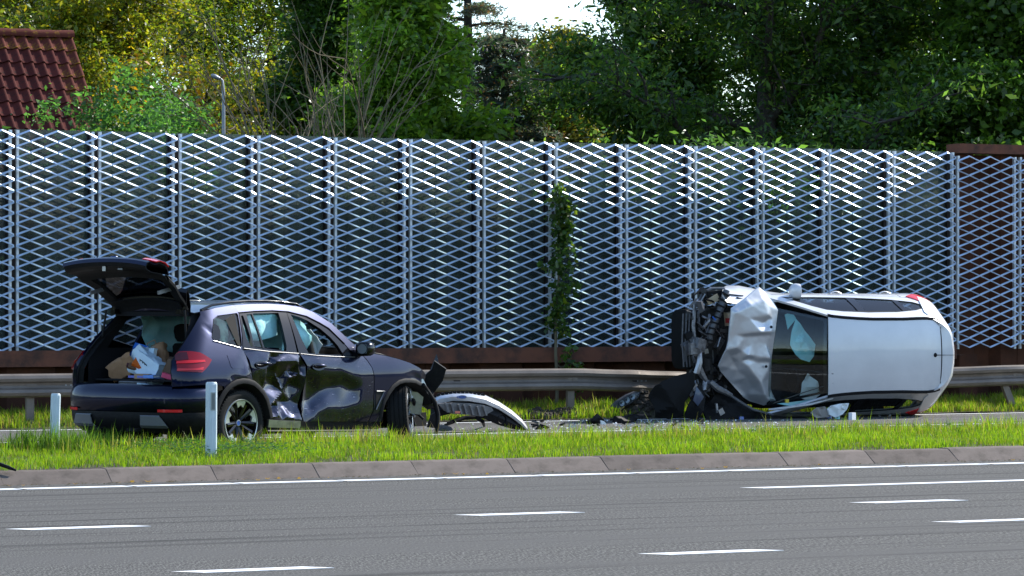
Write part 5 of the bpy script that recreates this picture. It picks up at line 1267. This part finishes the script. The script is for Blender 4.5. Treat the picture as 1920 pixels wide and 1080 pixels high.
# door mirror standing up from the upper side
mc = pxl(1491, 546, 37.98); m = MB(); rows = []
for x, sc in ((-.075, .7), (-.06, .95), (0, 1), (.05, .85), (.09, .4)):
    rows.append([mc + Vector((x, -.0 + math.copysign(abs(math.cos(q)) ** .7, math.cos(q)) * .115 * sc, math.copysign(abs(math.sin(q)) ** .7, math.sin(q)) * .085 * sc)) for q in [2 * math.pi * k / 16 for k in range(16)]])
m.grid(rows, close=True); m.f.append(tuple(range(16))[::-1]); m.f.append(tuple(range(len(m.v) - 16, len(m.v)))); mo = m.build('door_mirror', M_slv, hatch, smooth=50)
MB().tube([mc + Vector((-.01, .09, 0)), mc + Vector((-.03, .20, .01))], [.03, .05], 8).build('mirror_foot', M_black, mo)
# crumpled bonnet
HOOD = [(1372, 579), (1402, 560), (1433, 541), (1445, 552), (1456, 569), (1462, 582), (1457, 602), (1452, 621), (1449, 645), (1447, 668), (1446, 700), (1445, 730), (1452, 750), (1434, 761), (1413, 755), (1400, 747), (1388, 733), (1377, 720), (1358, 699), (1350, 687), (1354, 670), (1358, 655), (1363, 640), (1367, 610)]
HC = [(1340, 530, 0), (1470, 530, .1), (1470, 770, .05), (1340, 770, .1), (1372, 579, .02), (1402, 562, .05), (1433, 541, .16), (1445, 552, .14), (1462, 582, .05), (1452, 621, -.03), (1447, 668, .0), (1445, 730, .0), (1452, 750, -.05), (1434, 761, .03), (1413, 755, .12), (1377, 720, .12), (1358, 699, .10), (1350, 687, .04), (1358, 655, -.06), (1363, 640, -.04),
      (1374, 585, -.06), (1405, 571, -.05), (1432, 562, .0), (1446, 575, .02), (1448, 596, .0), (1437, 590, -.05), (1430, 605, -.005), (1400, 595, -.08), (1385, 604, -.06), (1378, 626, -.055), (1395, 623, -.10), (1420, 620, -.115), (1440, 620, -.09), (1395, 630, -.05), (1420, 628, -.055), (1442, 628, -.05), (1405, 645, -.07), (1432, 643, -.05),
      (1376, 650, -.10), (1388, 657, -.06), (1395, 664, -.125), (1400, 672, -.05), (1410, 666, -.09), (1425, 668, -.10), (1440, 671, -.10), (1440, 678, -.045), (1415, 677, -.06), (1370, 668, .02), (1378, 680, .05), (1388, 676, -.02), (1397, 684, -.085), (1386, 695, .04), (1372, 692, .06), (1408, 700, -.10), (1400, 708, .0), (1420, 716, -.11), (1412, 728, .02), (1428, 738, -.10), (1425, 750, .0), (1436, 748, -.06), (1392, 722, .09), (1405, 741, .09), (1438, 710, -.03), (1438, 690, -.06)]
cr0 = crumple([(a / 110, -b / 110, d * .85) for a, b, d in HC])
cr = lambda a, b: (cr0(a, b) * 2 + sum(cr0(a + .02 * math.cos(q), b + .02 * math.sin(q)) for q in (0, 1.26, 2.51, 3.77, 5.03))) / 7 + .002 * mnoise.noise((a * 14, b * 14, 0))
def HM(a, b): x = a * 110; return pxl(x, -b * 110, 37.70 + (x - 1350) / 110 * .12 + (-b * 110 - 650) / 110 * .17)
bon = patch('crumpled_bonnet', [(a / 110, -b / 110) for a, b in HOOD], HM, M_hood, hatch, .02, depth=cr, th=.02, smooth=26)
bon['label'] = 'buckled silver bonnet folded up against the windscreen'
for x, y in ((1439.5, 613), (1431, 687)): MB().lathe([(0, .012), (.02, .01), (.022, 0)], 10, 'z', HM(x / 110, -y / 110) + Vector((0, 0, .10 if y < 650 else .085))).build('washer_jet', M_black, bon)
# upper front wing
rows = []
for x, yt, yb in ((1355, 540, 553), (1362, 536, 566), (1385, 536, 571), (1410, 541, 571), (1440, 547, 566), (1470, 551, 563), (1486, 552, 561)):
    rows.append([pxl(x, yt, 38.55), pxl(x, yt - .5, 38.3), pxl(x, (yt * 2 + yb) / 3, 38.05), pxl(x, yb, 37.9)])
shell(rows, .015).build('front_wing', M_slv, hatch, smooth=40)
patch('front_wing', [(2.84, .28), (2.74, .9), (2.8, 1.0), (3.3, .95), (3.5, .70), (3.2, .60), (3.1, .28)], CL, M_slvs, hatch, .08, flip=True, th=.02)
# bared engine bay
eb = MB().box(loc((20.85, 38.65, .92)), (.85, 1.40, .75)).box(loc((20.34, 38.42, .98)), (.3, 1.25, .42)).box(loc((20.12, 38.33, 1.0)), (.34, 1.15, .3)).build('engine_block', M_grime, hatch)
def pbox(x, y, Y, d, mat, name, a=0.0, b=0.0, tp=.9): return MB().box(pxl(x, y, Y), d, Matrix.Rotation(a, 3, 'Z') @ Matrix.Rotation(b, 3, 'Y'), tp).build(name, mat, hatch)
def ptube(pts, r, mat, name, n=7): return MB().tube([pxl(x, y, Y) for x, y, Y in pts], r, n).build(name, mat, hatch, smooth=50)
# radiator pack, rounded and ribbed, facing the barrier
m = MB(); rows = []
for x, sc in ((-.11, .93), (-.09, 1), (.09, 1), (.11, .93)):
    rows.append([pxl(1288, 636, 38.4) + Vector((x, math.copysign(abs(math.cos(q)) ** .35, math.cos(q)) * .43 * sc, math.copysign(abs(math.sin(q)) ** .4, math.sin(q)) * .30 * sc)) for q in [2 * math.pi * k / 28 for k in range(28)]])
m.grid(rows, close=True); m.f.append(tuple(range(28))[::-1]); m.f.append(tuple(range(84, 112))); m.build('radiator_pack', M_under, hatch, smooth=40)
for k in range(3): ptube([(1281 + 6 * k, 588, 38.10), (1279 + 6 * k, 640, 38.08), (1282 + 6 * k, 688, 38.10)], .012, M_gplast, 'radiator_rib', 5)
rq = random.Random(33)
ptube([(1362, 545, 38.0), (1357, 562, 37.98), (1350, 582, 37.95), (1344, 597, 37.95), (1337, 612, 37.95), (1332, 626, 37.95), (1331, 642, 37.98)], [.05, .055, .055, .05, .05, .048, .04], M_gplast, 'intake_duct', 8)
for k in range(9): 
    t = k / 8; x, y = 1360 - 29 * t ** .8, 552 + 86 * t; MB().box(pxl(x, y, 37.93), (.12, .022, .06), Matrix.Rotation(-.5 + .3 * t, 3, 'Z')).build('duct_rib', M_black, hatch)
ptube([(1303, 565, 38.1), (1300, 610, 38.05), (1304, 660, 38.05), (1310, 700, 38.1)], [.03, .028, .03, .035], M_alloy, 'front_panel_rail', 6)
ptube([(1310, 690, 38.0), (1318, 705, 38.0), (1328, 718, 38.0)], [.06, .05, .02], M_alloy, 'bent_rail', 6)
ptube([(1313, 655, 37.98), (1312, 680, 37.95), (1306, 700, 37.98)], [.025, .045, .05], M_metal, 'bent_rail', 6)
ptube([(1332, 716, 37.95), (1345, 728, 37.92), (1360, 735, 37.92), (1372, 742, 37.9)], [.04, .05, .04, .03], M_alloy, 'subframe_arm', 7)
pbox(1336, 561, 38.1, (.20, .10, .12), M_cream, 'headlamp_housing', .5, .3); pbox(1325, 553, 38.15, (.26, .09, .1), M_grime, 'headlamp_housing', -.7, .1); pbox(1368, 598, 38.0, (.12, .20, .1), M_cream, 'fluid_tank', .1); pbox(1367, 601, 37.93, (.09, .07, .05), P('red_cap', (.30, .02, .02), .4), 'tank_cap')
ptube([(1306, 575, 38.15), (1318, 548, 38.15), (1335, 541, 38.2), (1358, 541, 38.2)], .022, M_gplast, 'upper_crossmember', 6)
ptube([(1310, 572, 38.1), (1322, 551, 38.1)], .012, M_metal, 'crossmember_edge', 5)
pbox(1340, 548, 38.15, (.34, .05, .16), M_black, 'slam_panel', .08)
pbox(1377, 558, 38.05, (.26, .10, .1), M_gplast, 'fuse_box', -.1); pbox(1390, 562, 38.0, (.2, .04, .06), M_black, 'fuse_box', -.25)
for k in range(95):
    x = rq.uniform(1290, 1362); y = rq.uniform(556, 735); Y = rq.uniform(37.95, 38.3)
    mt = rq.choice([M_grime, M_black, M_gplast, M_grime, M_alloy, M_metal])
    if k % 2: 
        dx, dy = rq.uniform(-22, 22), rq.uniform(-34, 34); ptube([(x, y, Y), (x + dx * .4 + rq.uniform(-5, 5), y + dy * .5, Y - .04), (x + dx, min(y + dy, 745), Y)], rq.uniform(.006, .024), mt, 'hose', 6)
    else: pbox(x, y, Y, (rq.uniform(.05, .17), rq.uniform(.05, .22), rq.uniform(.05, .12)), mt, 'engine_part', rq.uniform(-.6, .6), rq.uniform(-.5, .5), rq.uniform(.6, 1))
for k in range(7): ptube([(1304 + rq.uniform(0, 26), 600 + k * 5, 37.95), (1318 + rq.uniform(0, 14), 610 + k * 4 + rq.uniform(-6, 6), 37.92)], .005, M_alloy, 'wire', 4)
ptube([(1343, 618, 37.9), (1350, 626, 37.88), (1353, 632, 37.9)], .005, M_chrome, 'wire', 4); ptube([(1336, 594, 37.9), (1342, 600, 37.9)], .010, P('blue_plug', (.02, .12, .5), .4), 'cable_plug', 5)
ptube([(1351, 632, 37.92), (1346, 650, 37.92)], .010, M_metal, 'bracket', 5)
# crushed lower wing along the road
patch('lower_wing', [(a / 110, -b / 110) for a, b in [(1340, 742), (1362, 738), (1385, 752), (1405, 765), (1440, 777), (1480, 782), (1560, 779), (1560, 788), (1430, 792), (1330, 790), (1322, 770)]], lambda a, b: pxl(a * 110, -b * 110, 37.98), M_black, hatch, .05, depth=crumple([(11, -9, 0), (15, -9, 0), (15, -6, 0), (11, -6, 0)] + [(rq.uniform(1330, 1480) / 110, -rq.uniform(740, 790) / 110, rq.uniform(-.07, .07)) for _ in range(22)]), th=.03, smooth=16)
ptube([(1365, 738, 37.9), (1385, 752, 37.88), (1412, 768, 37.86), (1450, 778, 37.86)], [.02, .022, .02, .012], M_gplast, 'wing_edge', 6)
ptube([(1441, 768, 37.75), (1470, 765, 37.7), (1520, 758, 37.62), (1562, 747, 37.55)], [.012, .02, .018, .01], M_slvs, 'lower_pillar_edge', 6)
pbox(1352, 772, 37.86, (.09, .10, .03), M_chrome, 'lamp_shard', .5); pbox(1344, 765, 37.88, (.03, .14, .03), M_metal, 'bracket', .15)
# wheels and belly
for x, y in ((.85, -.76), (.85, .76), (3.49, -.76), (3.40, .72)):
    if x > 3 and y < 0: continue
    wheel(hatch, (x, y, .315), 0, -1 if y < 0 else 1, 0, .312, .21, .205, False)
MB().box((1.9, 0, .30), (3.2, 1.45, .14)).build('underbody', M_under, hatch)

# ================================================================ debris and cargo
rd_ = random.Random(77)
def pm(x, y, Y, s=120.0): return at(x, y, Y)
def wpatch(name, pts, Y, mat, parent, th=.02, step=.04, ctrl=None, smooth=25, Yf=None, sc=130.0):
    f = Yf or (lambda x, y: Y)
    return patch(name, [(a / sc, -b / sc) for a, b in pts], lambda a, b: at(a * sc, -b * sc, f(a * sc, -b * sc)), mat, parent, step, depth=crumple([(a / sc, -b / sc, d) for a, b, d in ctrl]) if ctrl else None, th=th, smooth=smooth)
# torn-off bumper
g0 = gnd(900, 806); bump_root = empty('torn_bumper', (g0.x, g0.y, 0)); tag(bump_root, 'torn-off white front bumper with grey backing lying ahead of the SUV', 'bumper')
def rel(o, r):                                          # meshes made in world space, hung on a thing's empty
    o.parent = r; o.matrix_parent_inverse = Matrix.Translation(-Vector(r.location)); return o
cx_ = [808, 825, 850, 880, 910, 935, 960, 978, 988]; ty_ = [752, 744, 740, 740, 745, 757, 774, 790, 804]; bb_ = [764, 755, 750.5, 751, 756, 766, 782, 796, 806]; Yb = [35.9, 35.78, 35.68, 35.62, 35.62, 35.66, 35.72, 35.78, 35.8]
rows = [[at(x, y - 3, Y + .22) for x, y, Y in zip(cx_, ty_, Yb)], [at(x, y, Y + .04) for x, y, Y in zip(cx_, ty_, Yb)], [at(x, y * .6 + b * .4, Y) for x, y, b, Y in zip(cx_, ty_, bb_, Yb)], [at(x, b, Y + .01) for x, b, Y in zip(cx_, bb_, Yb)], [at(x, b + 2, Y + .08) for x, b, Y in zip(cx_, bb_, Yb)]]
cov = rel(shell(rows, .008).build('bumper_cover', M_slvs, None, smooth=35), bump_root)
ly_ = [792, 780, 774, 776, 786, 797, 804, 806, 807]
rows = [[at(x, b + 2, Y + .07) for x, b, Y in zip(cx_, bb_, Yb)], [at(x, (b + l) / 2 + 1, Y + .03) for x, b, l, Y in zip(cx_, bb_, ly_, Yb)], [at(x, max(l, b + 3), Y + .06) for x, l, b, Y in zip(cx_, ly_, bb_, Yb)]]
rel(shell(rows, .01).build('bumper_lower', M_black, None, smooth=35), bump_root)
M_gback = P('grey_foam', (.17, .165, .16), .8, var=(12, (.1, .1, .1), .4, .7))
bk = rel(wpatch('bumper_backing', [(823, 757), (850, 755), (880, 756), (905, 759), (922, 764), (925, 770), (905, 781), (895, 780), (880, 778), (850, 776), (835, 770)], 35.6, M_gback, None, th=.05), bump_root)
for x, y in ((838, 764), (848, 766), (862, 767), (872, 768), (884, 769), (897, 771), (909, 770)): rel(MB().box(at(x, y, 35.57), (.022, .05, .13), Matrix.Rotation(-.3, 3, 'Y')).build('backing_rib', M_gback, None), bump_root)
rel(MB().box(at(858, 773, 35.53), (.07, .01, .03)).build('warning_sticker', P('orange_sticker', (.55, .16, .10), .5), None), bump_root)
for k in range(13): x = 815 + k * 7.5; rel(MB().box(at(x, np.interp(x, cx_, ty_) - 4, np.interp(x, cx_, Yb) + .12), (.03, .05, .04), Matrix.Rotation(rd_.uniform(-.4, .4), 3, 'Y')).build('bumper_clip', M_black, None), bump_root)
c = at(866, 744.5, 35.55); m = MB(); n = 20
m.v = [c + Vector((.062 * math.cos(2 * math.pi * k / n), -.012, .022 * math.sin(2 * math.pi * k / n))) for k in range(n)] + [c + Vector((.062 * math.cos(2 * math.pi * k / n), .03, .022 * math.sin(2 * math.pi * k / n))) for k in range(n)]
m.f = [tuple(range(n))] + [(k, (k + 1) % n, n + (k + 1) % n, n + k) for k in range(n)]
em = rel(m.build('oval_badge', M_emb, None), bump_root)
rel(MB().tube([c + Vector((.062 * math.cos(2 * math.pi * k / n), -.014, .022 * math.sin(2 * math.pi * k / n))) for k in range(n + 1)], .004, 5).build('badge_rim', M_chrome, None), bump_root)
rel(MB().tube([c + Vector((x, -.017, z)) for x, z in ((-.04, .0), (-.032, .008), (-.036, -.007), (-.02, .004), (-.012, -.005), (0, .005), (.008, -.005), (.02, .006), (.024, -.006), (.04, .004))], .0022, 4).build('badge_script', M_chrome, None), bump_root)
rel(MB().lathe([(.05, 0), (.062, -.01), (.062, -.03)], 16, 'y', at(940, 786, 35.6)).build('fog_lamp_ring', M_black, None, smooth=50), bump_root)
def thing_px(name, label, cat, fn, group=None, base=None):
    o = fn(); tag(o, label, cat, group); return o
# black arch strip lying under the bumper
o = MB().tube([gnd(828, 801, .02), at(850, 790, 36.1), at(872, 783, 36.2), at(892, 782, 36.2), at(905, 790, 36.1), gnd(908, 799, .01)], [.012, .03, .03, .03, .028, .015], 6).build('arch_strip', M_black, None, smooth=30); tag(o, 'torn black wheel arch strip under the white bumper', 'car part')
plate_spots = [[(800, 801), (806, 778), (818, 770), (824, 784), (818, 803)], [(790, 760), (802, 742), (816, 748), (812, 764), (800, 768)], [(812, 806), (826, 796), (844, 800), (850, 807), (830, 809)]]
for k, pts in enumerate(plate_spots):
    cx, cy = sum(p[0] for p in pts) / 5, sum(p[1] for p in pts) / 5
    o = wpatch('torn_plastic', pts, [35.5, 35.0, 35.7][k], [M_black, M_gloss, M_gplast][k], None, th=.03, ctrl=[(780, 730, 0), (860, 730, 0), (860, 815, 0), (780, 815, 0), (cx, cy, -.05)]); tag(o, ['torn black plastic strip standing at the bumper end', 'glossy black plastic flap hanging at the SUV nose', 'flat grey plastic scrap under the bumper end'][k], 'car part')
# headlamp on the soil heap
hl = empty('headlamp', at(1175, 762, 38.85)); tag(hl, 'torn-out clear headlamp leaning on the ploughed soil', 'headlamp')
pts = [(1148, 762), (1158, 752), (1177, 740), (1192, 734), (1200.5, 735), (1198, 744), (1182, 757), (1161, 766)]
rel(wpatch('lamp_body', pts, 38.85, M_gplast, None, th=.08), hl); rel(wpatch('lamp_lens', [(1151, 761), (1160, 752), (1178, 741), (1192, 736), (1198, 737), (1195, 744), (1180, 755), (1162, 763.5)], 38.83, M_cglass, None, th=.01, ctrl=[(1140, 730, 0), (1210, 730, 0), (1210, 770, 0), (1140, 770, 0), (1175, 750, -.035), (1160, 758, -.03), (1190, 741, -.03)]), hl)
for x, y in ((1165, 756), (1175, 750), (1185, 744)): rel(MB().lathe([(.0, .02), (.035, .0), (.045, -.02)], 12, 'y', at(x, y, 38.84)).build('lamp_reflector', M_silver, None, smooth=60), hl)
# wheel arch liner standing by the car's crushed nose
lr = [(1217, 744), (1226, 723), (1240, 714), (1266, 705), (1299, 697), (1303, 722), (1294, 735), (1281, 753), (1279, 781), (1255, 786), (1227, 783), (1224, 758)]
o = wpatch('wheel_arch_liner', lr, 37.9, M_under, None, th=.02, ctrl=[(1200, 690, 0), (1320, 690, 0), (1320, 790, 0), (1200, 790, 0), (1240, 730, -.12), (1255, 760, -.14), (1275, 725, -.08), (1270, 770, -.06), (1235, 770, -.1), (1290, 710, -.02), (1225, 745, .02)]); tag(o, 'black plastic wheel arch liner upright beside the crushed nose', 'car part')
o = wpatch('splash_panel', [(1281, 784), (1288, 758), (1300, 738), (1312, 716), (1322, 745), (1318, 768), (1309, 786)], 37.86, M_black, None, th=.02, ctrl=[(1270, 700, 0), (1330, 700, 0), (1330, 790, 0), (1270, 790, 0), (1300, 755, -.08), (1312, 740, -.03)]); tag(o, 'dark plastic splash panel wedged between liner and car', 'car part')
o = wpatch('trim_plate', [(1305, 724), (1319, 744), (1308, 761), (1299, 751)], 37.78, M_bluep, None, th=.015, ctrl=[(1290, 715, 0), (1330, 715, 0), (1330, 770, 0), (1290, 770, 0), (1307, 742, -.03)]); tag(o, 'blue grey glossy trim plate hanging below the crushed nose', 'car part')
# flat black pieces on the asphalt
def plate(name, label, pts, Y, th, mat, ctrl=None): o = wpatch(name, pts, Y, mat, None, th=th, ctrl=ctrl); tag(o, label, 'car part', 'broken plastic on the far lane'); return o
plate('broken_duct', 'long broken black duct lying before the soil heap', [(1150, 792), (1153, 780), (1172, 781), (1190, 776), (1209, 777), (1211, 783), (1195, 786), (1192, 794), (1170, 797)], 37.4, .06, M_black, [(1140, 770, 0), (1220, 770, 0), (1220, 800, 0), (1140, 800, 0), (1165, 787, -.05), (1180, 784, .03), (1200, 781, -.04)])
plate('broken_bracket', 'black bracket with a white clip on the asphalt', [(1100, 790), (1112, 783), (1120, 776), (1126, 782), (1134, 788), (1140, 795), (1118, 797), (1102, 796)], 37.3, .05, M_black, [(1090, 770, 0), (1150, 770, 0), (1150, 800, 0), (1090, 800, 0), (1115, 788, -.05), (1128, 791, .03)])
plate('bright_shard', 'bright silver shard upright on the asphalt', [(1066, 804), (1068, 795), (1074, 799), (1080, 794), (1080, 804)], 36.4, .02, M_silver)
plate('white_clip', 'small white plastic clip on the black bracket', [(1128, 797), (1127, 788), (1133, 790), (1138, 796)], 37.15, .03, M_airw)
plate('black_shard', 'curved black shard by the bumper end', [(1004, 806), (1012, 797), (1022, 800), (1030, 806)], 36.0, .04, M_black)
for k in range(34):
    x = rd_.uniform(990, 1330); y = rd_.uniform(789, 806); g_ = gnd(x, y); s = rd_.uniform(.02, .075)
    an_ = rd_.uniform(0, 6.28); ps = [(s * rd_.uniform(.5, 1.1) * math.cos(q + an_), s * rd_.uniform(.5, 1.1) * math.sin(q + an_)) for q in (0, 1.5, 3.1, 4.6)]
    m = MB().prism(ps, -.01, .012, lambda a, b, h: g_ + Vector((a, b, .03 + h + a * .4 * math.sin(k)))); mt = [M_black, M_black, M_grime, M_silver, M_gplast][k % 5]
    o = m.build('plastic_fragment', mt); tag(o, {0: 'small black plastic fragment scattered on the far lane', 1: 'small black plastic fragment scattered on the far lane', 2: 'tiny grimy fragment scattered on the far lane', 3: 'tiny shiny fragment scattered on the far lane', 4: 'small grey plastic fragment scattered on the far lane'}[k % 5], 'fragment', ['black fragments on the far lane', 'black fragments on the far lane', 'grimy fragments on the far lane', 'shiny fragments on the far lane', 'grey fragments on the far lane'][k % 5])
r_ = np.random.default_rng(44); n_ = 420; gx = []
for k in range(n_):
    p = gnd(r_.normal(1180, 190), r_.uniform(788, 812)); an_ = r_.uniform(0, 6.28); s_ = r_.uniform(.006, .018); gx.append([(p.x + s_ * math.cos(an_ + q), p.y + s_ * math.sin(an_ + q), .014 + s_ * .5 * math.sin(q * 1.3 + an_)) for q in (0, 2.1, 4.2)])
tag(npmesh('glass_crumbs', np.array(gx).reshape(-1, 3), 3, np.arange(n_ * 3).reshape(-1, 3), M_airw), 'glass crumbs and splinters strewn over the far lane', 'debris', kind='stuff')
# clods of torn soil
M_clod = P('clod', (.05, .038, .026), .95, var=(16, (.025, .018, .012), .4, .65), bump=(30, 1.0, .03))
def clods(n, cx, cy, rx, ry, seed, label):
    r = random.Random(seed); m = MB()
    for k in range(n):
        a = r.gauss(cx, rx); b = r.gauss(cy, ry); s = r.uniform(.015, .06); rows = []
        z0 = fz(a, b) + s * .3
        for i in range(5):
            t = math.pi * i / 4; rows.append([Vector((a, b, z0)) + Vector((math.cos(q) * math.sin(t), math.sin(q) * math.sin(t), math.cos(t) * .8)) * s * r.uniform(.7, 1.25) for q in [2 * math.pi * j / 6 for j in range(6)]])
        m.grid(rows, close=True)
    o = m.build('soil_clods', M_clod); tag(o, label, 'soil', kind='stuff')
clods(170, 19.55, 38.85, .2, .12, 1, 'dark clods of torn soil by the arch liner'); clods(110, 18.2, 38.9, .13, .08, 2, 'dark clods of soil below the headlamp'); clods(110, 17.75, 38.85, .12, .07, 3, 'dark clods of soil by the rail post'); clods(60, 17.4, 38.85, .12, .06, 4, 'dark clods of soil beyond the bumper')
# white bag and box at the silver car's roof edge
rb = random.Random(9)
o = wpatch('plastic_bag', [(1553, 768), (1558, 761), (1575, 757), (1592, 756), (1588, 768), (1580, 777), (1566, 783), (1556, 778)], 37.42, M_airw, None, th=.04, step=.02, sc=130, smooth=16, ctrl=[(1540, 750, 0), (1600, 750, 0), (1600, 790, 0), (1540, 790, 0)] + [(rb.uniform(1553, 1590), rb.uniform(757, 782), rb.uniform(-.05, .03)) for _ in range(14)]); tag(o, 'crumpled white airbag cloth spilling out below the silver roof', 'cloth')
o = wpatch('cloth_scrap', [(1522, 775), (1530, 764), (1545, 762), (1556, 772), (1553, 782), (1530, 784)], 37.5, P('grey_cloth', (.30, .27, .24), .85), None, th=.03, step=.02, smooth=16, ctrl=[(1510, 750, 0), (1570, 750, 0), (1570, 795, 0), (1510, 795, 0)] + [(rb.uniform(1522, 1555), rb.uniform(763, 783), rb.uniform(-.05, .03)) for _ in range(10)]); tag(o, 'grey brown cloth scrap under the windscreen corner', 'cloth')
g_ = gnd(1598, 788); o = MB().box(g_ + Vector((0, 0, .055)), (.11, .06, .11), Matrix.Rotation(.5, 3, 'Z'), .95).build('white_carton', P('carton_white', (.62, .66, .70), .6)); tag(o, 'small white carton standing on the lane by the silver roof', 'carton')
for k, (x, y, mt, lb) in enumerate(((1555, 785, M_emb, 'blue cap lying by the white cloth'), (1570, 786, M_airbag, 'pale teal glass crumbs heap by the carton'), (1390, 787, M_emb, 'blue plug lying under the crushed wing'))):
    g_ = gnd(x, y, .0); o = MB().lathe([(0, .05), (.035, .045), (.04, 0)], 10, 'z', g_).build(['bottle_cap', 'glass_crumbs', 'cable_plug'][k], mt, None, smooth=40); tag(o, lb, 'fragment')
# rubber strip in the near grass
g_ = gnd(8, 876, .16); o = MB().tube([g_ + Vector((-.35, .1, .05)), g_ + Vector((-.1, .02, .05)), g_ + Vector((.03, -.02, .0)), g_ + Vector((.10, -.05, -.03))], [.02, .02, .018, .010], 7).build('rubber_strip', M_black, None, smooth=40); tag(o, 'curved black rubber strip lying on the grass by the kerb', 'car part')

# ---- things in the boot
SM = Matrix.Translation(SO) @ Matrix.Rotation(TH_S, 4, 'Z')
def S(v): return SM @ Vector(v)
MB().box((-.10, 0, .835), (1.22, 1.24, .02)).build('cargo_floor', M_liner, suv)
M_kraft = P('kraft_paper', (.30, .17, .09), .85, var=(6, (.24, .13, .065), .4, .7), bump=(10, .6, .03))
M_kraftd = P('dark_kraft', (.11, .065, .04), .85, bump=(10, .6, .03))
M_wbag = P('white_paper_bag', (.55, .68, .78), .7, var=(5, (.48, .62, .74), .4, .7), bump=(10, .6, .03))
def sack(name, label, cat, c, d, rot, mat, seed, mouth=.9, n=18, amp=.1, handles=False):
    r = random.Random(seed); root = empty(name, S(c)); root.rotation_euler = (rot[0], rot[1], TH_S + rot[2]); tag(root, label, cat)
    m = MB(); rows = []
    for i, t in enumerate(np.linspace(0, 1, 9)):
        sc = (.86 + .14 * math.sin(t * 2.5)) if t < .8 else 1 - (1 - mouth) * (t - .8) * 5; row = []
        for k in range(n):
            q = 2 * math.pi * k / n; j = 1 + r.uniform(-amp, amp)
            row.append(Vector((math.copysign(abs(math.cos(q)) ** .45, math.cos(q)) * d[0] / 2 * sc * j, math.copysign(abs(math.sin(q)) ** .45, math.sin(q)) * d[1] / 2 * sc * j, (t - .5) * d[2] + r.uniform(-.015, .015))))
        rows.append(row)
    m.grid(rows, close=True); m.f.append(tuple(range(n))[::-1]); m.build('bag_body', mat, root, smooth=24)
    if handles:
        for s in (-1, 1): MB().tube([Vector((s * d[0] * .3, -.06, d[2] * .5)), Vector((s * d[0] * .32, -.05, d[2] * .5 + .07)), Vector((s * d[0] * .32, .05, d[2] * .5 + .07)), Vector((s * d[0] * .3, .06, d[2] * .5))], .006, 5).build('handle', mat, root, smooth=60)
    return root
Z0 = .847
sack('paper_bag', 'brown kraft paper bag tipped over in the boot', 'bag', (-.52, .34, Z0 + .13), (.20, .24, .36), (rad(62), rad(-12), rad(20)), M_kraft, 1, 1.1)
wb = sack('paper_bag', 'pale blue white paper bag with handwriting lying in the boot', 'bag', (-.50, .0, Z0 + .12), (.18, .30, .44), (rad(-68), rad(6), rad(-6)), M_wbag, 2, 1.15, handles=True)
MB().tube([Vector((-.094 - .004 * math.sin(k), -.05 + .012 * math.cos(k * 2.1), -.06 + k * .014 + .012 * math.sin(k * 1.7))) for k in range(12)], .004, 4).build('handwriting', M_under, wb)
sack('paper_bag', 'folded brown paper carrier bag with twine handles at the back', 'bag', (-.28, .10, Z0 + .20), (.14, .28, .30), (rad(-25), rad(20), rad(10)), M_kraft, 3, 1.0, handles=True)
sack('paper_bag', 'dark brown paper bag behind the white bag', 'bag', (-.30, -.30, Z0 + .13), (.16, .26, .26), (rad(50), 0, rad(-10)), M_kraftd, 4, 1.0)
sack('paper_bag', 'dark brown paper bag by the boot edge beside the tail lamp', 'bag', (-.50, -.42, Z0 + .09), (.16, .24, .22), (rad(-65), 0, rad(10)), M_kraftd, 5, 1.0)
def book(label, c, d, rot, col, name='book'):
    root = empty(name, S(c)); root.rotation_euler = (rot[0], rot[1], TH_S + rot[2]); tag(root, label, name)
    mt = P('cover_%d' % len(bpy.data.materials), col, .45); MB().box((0, 0, d[2] / 2), (d[0], d[1], .006)).box((0, 0, -d[2] / 2), (d[0], d[1], .006)).box((-d[0] / 2 + .003, 0, 0), (.006, d[1], d[2])).build('cover', mt, root); MB().box((.004, 0, 0), (d[0] - .016, d[1] - .012, d[2] - .008)).build('pages', M_airw, root)
book('bright blue folder sticking out of the brown bag', (-.46, .20, Z0 + .28), (.22, .16, .03), (rad(25), rad(-50), .2), (.02, .14, .55), 'folder')
book('dark maroon book leaning in the brown bag', (-.50, .20, Z0 + .20), (.22, .15, .035), (rad(20), rad(-48), .3), (.07, .02, .03)); book('brown book beside the maroon one', (-.52, .16, Z0 + .18), (.22, .15, .02), (rad(20), rad(-46), .3), (.16, .09, .05))
book('orange and red packet in the brown bag', (-.54, .10, Z0 + .19), (.18, .12, .03), (rad(35), rad(-40), .2), (.62, .12, .01), 'packet'); book('pale blue carton upright behind the white bag', (-.42, .02, Z0 + .27), (.06, .08, .12), (0, rad(12), 0), (.45, .60, .70), 'carton')
book('small blue book lying before the white bag', (-.66, -.20, Z0 + .03), (.12, .14, .03), (0, 0, .1), (.10, .25, .65)); book('purple blue magazine under the white bag', (-.62, -.02, Z0 + .025), (.16, .30, .018), (0, 0, -.1), (.14, .16, .55), 'magazine'); book('pink and blue packet beside the tail lamp corner', (-.63, -.42, Z0 + .035), (.05, .14, .05), (rad(15), 0, .3), (.55, .03, .12), 'packet'); book('flat brown carton at the boot edge', (-.67, -.08, Z0 + .03), (.06, .22, .05), (0, 0, 0), (.30, .19, .11), 'carton')
root = empty('cable_coil', S((-.80, -.05, .735))); tag(root, 'coiled black charging cable in the lower boot well', 'cable'); root.rotation_euler = (0, 0, TH_S)
for k in range(3): MB().tube([Vector((.08 * math.cos(q) - .0, .19 * math.sin(q), .015 + .022 * k + .025 * math.sin(q * .5))) for q in [2 * math.pi * j / 24 for j in range(25)]], .013, 7).build('cable_loop', M_gplast, root, smooth=60)
book('white paper box in the lower boot well', (-.84, -.26, .765), (.07, .15, .07), (rad(8), 0, .1), (.50, .66, .76), 'paper_box')
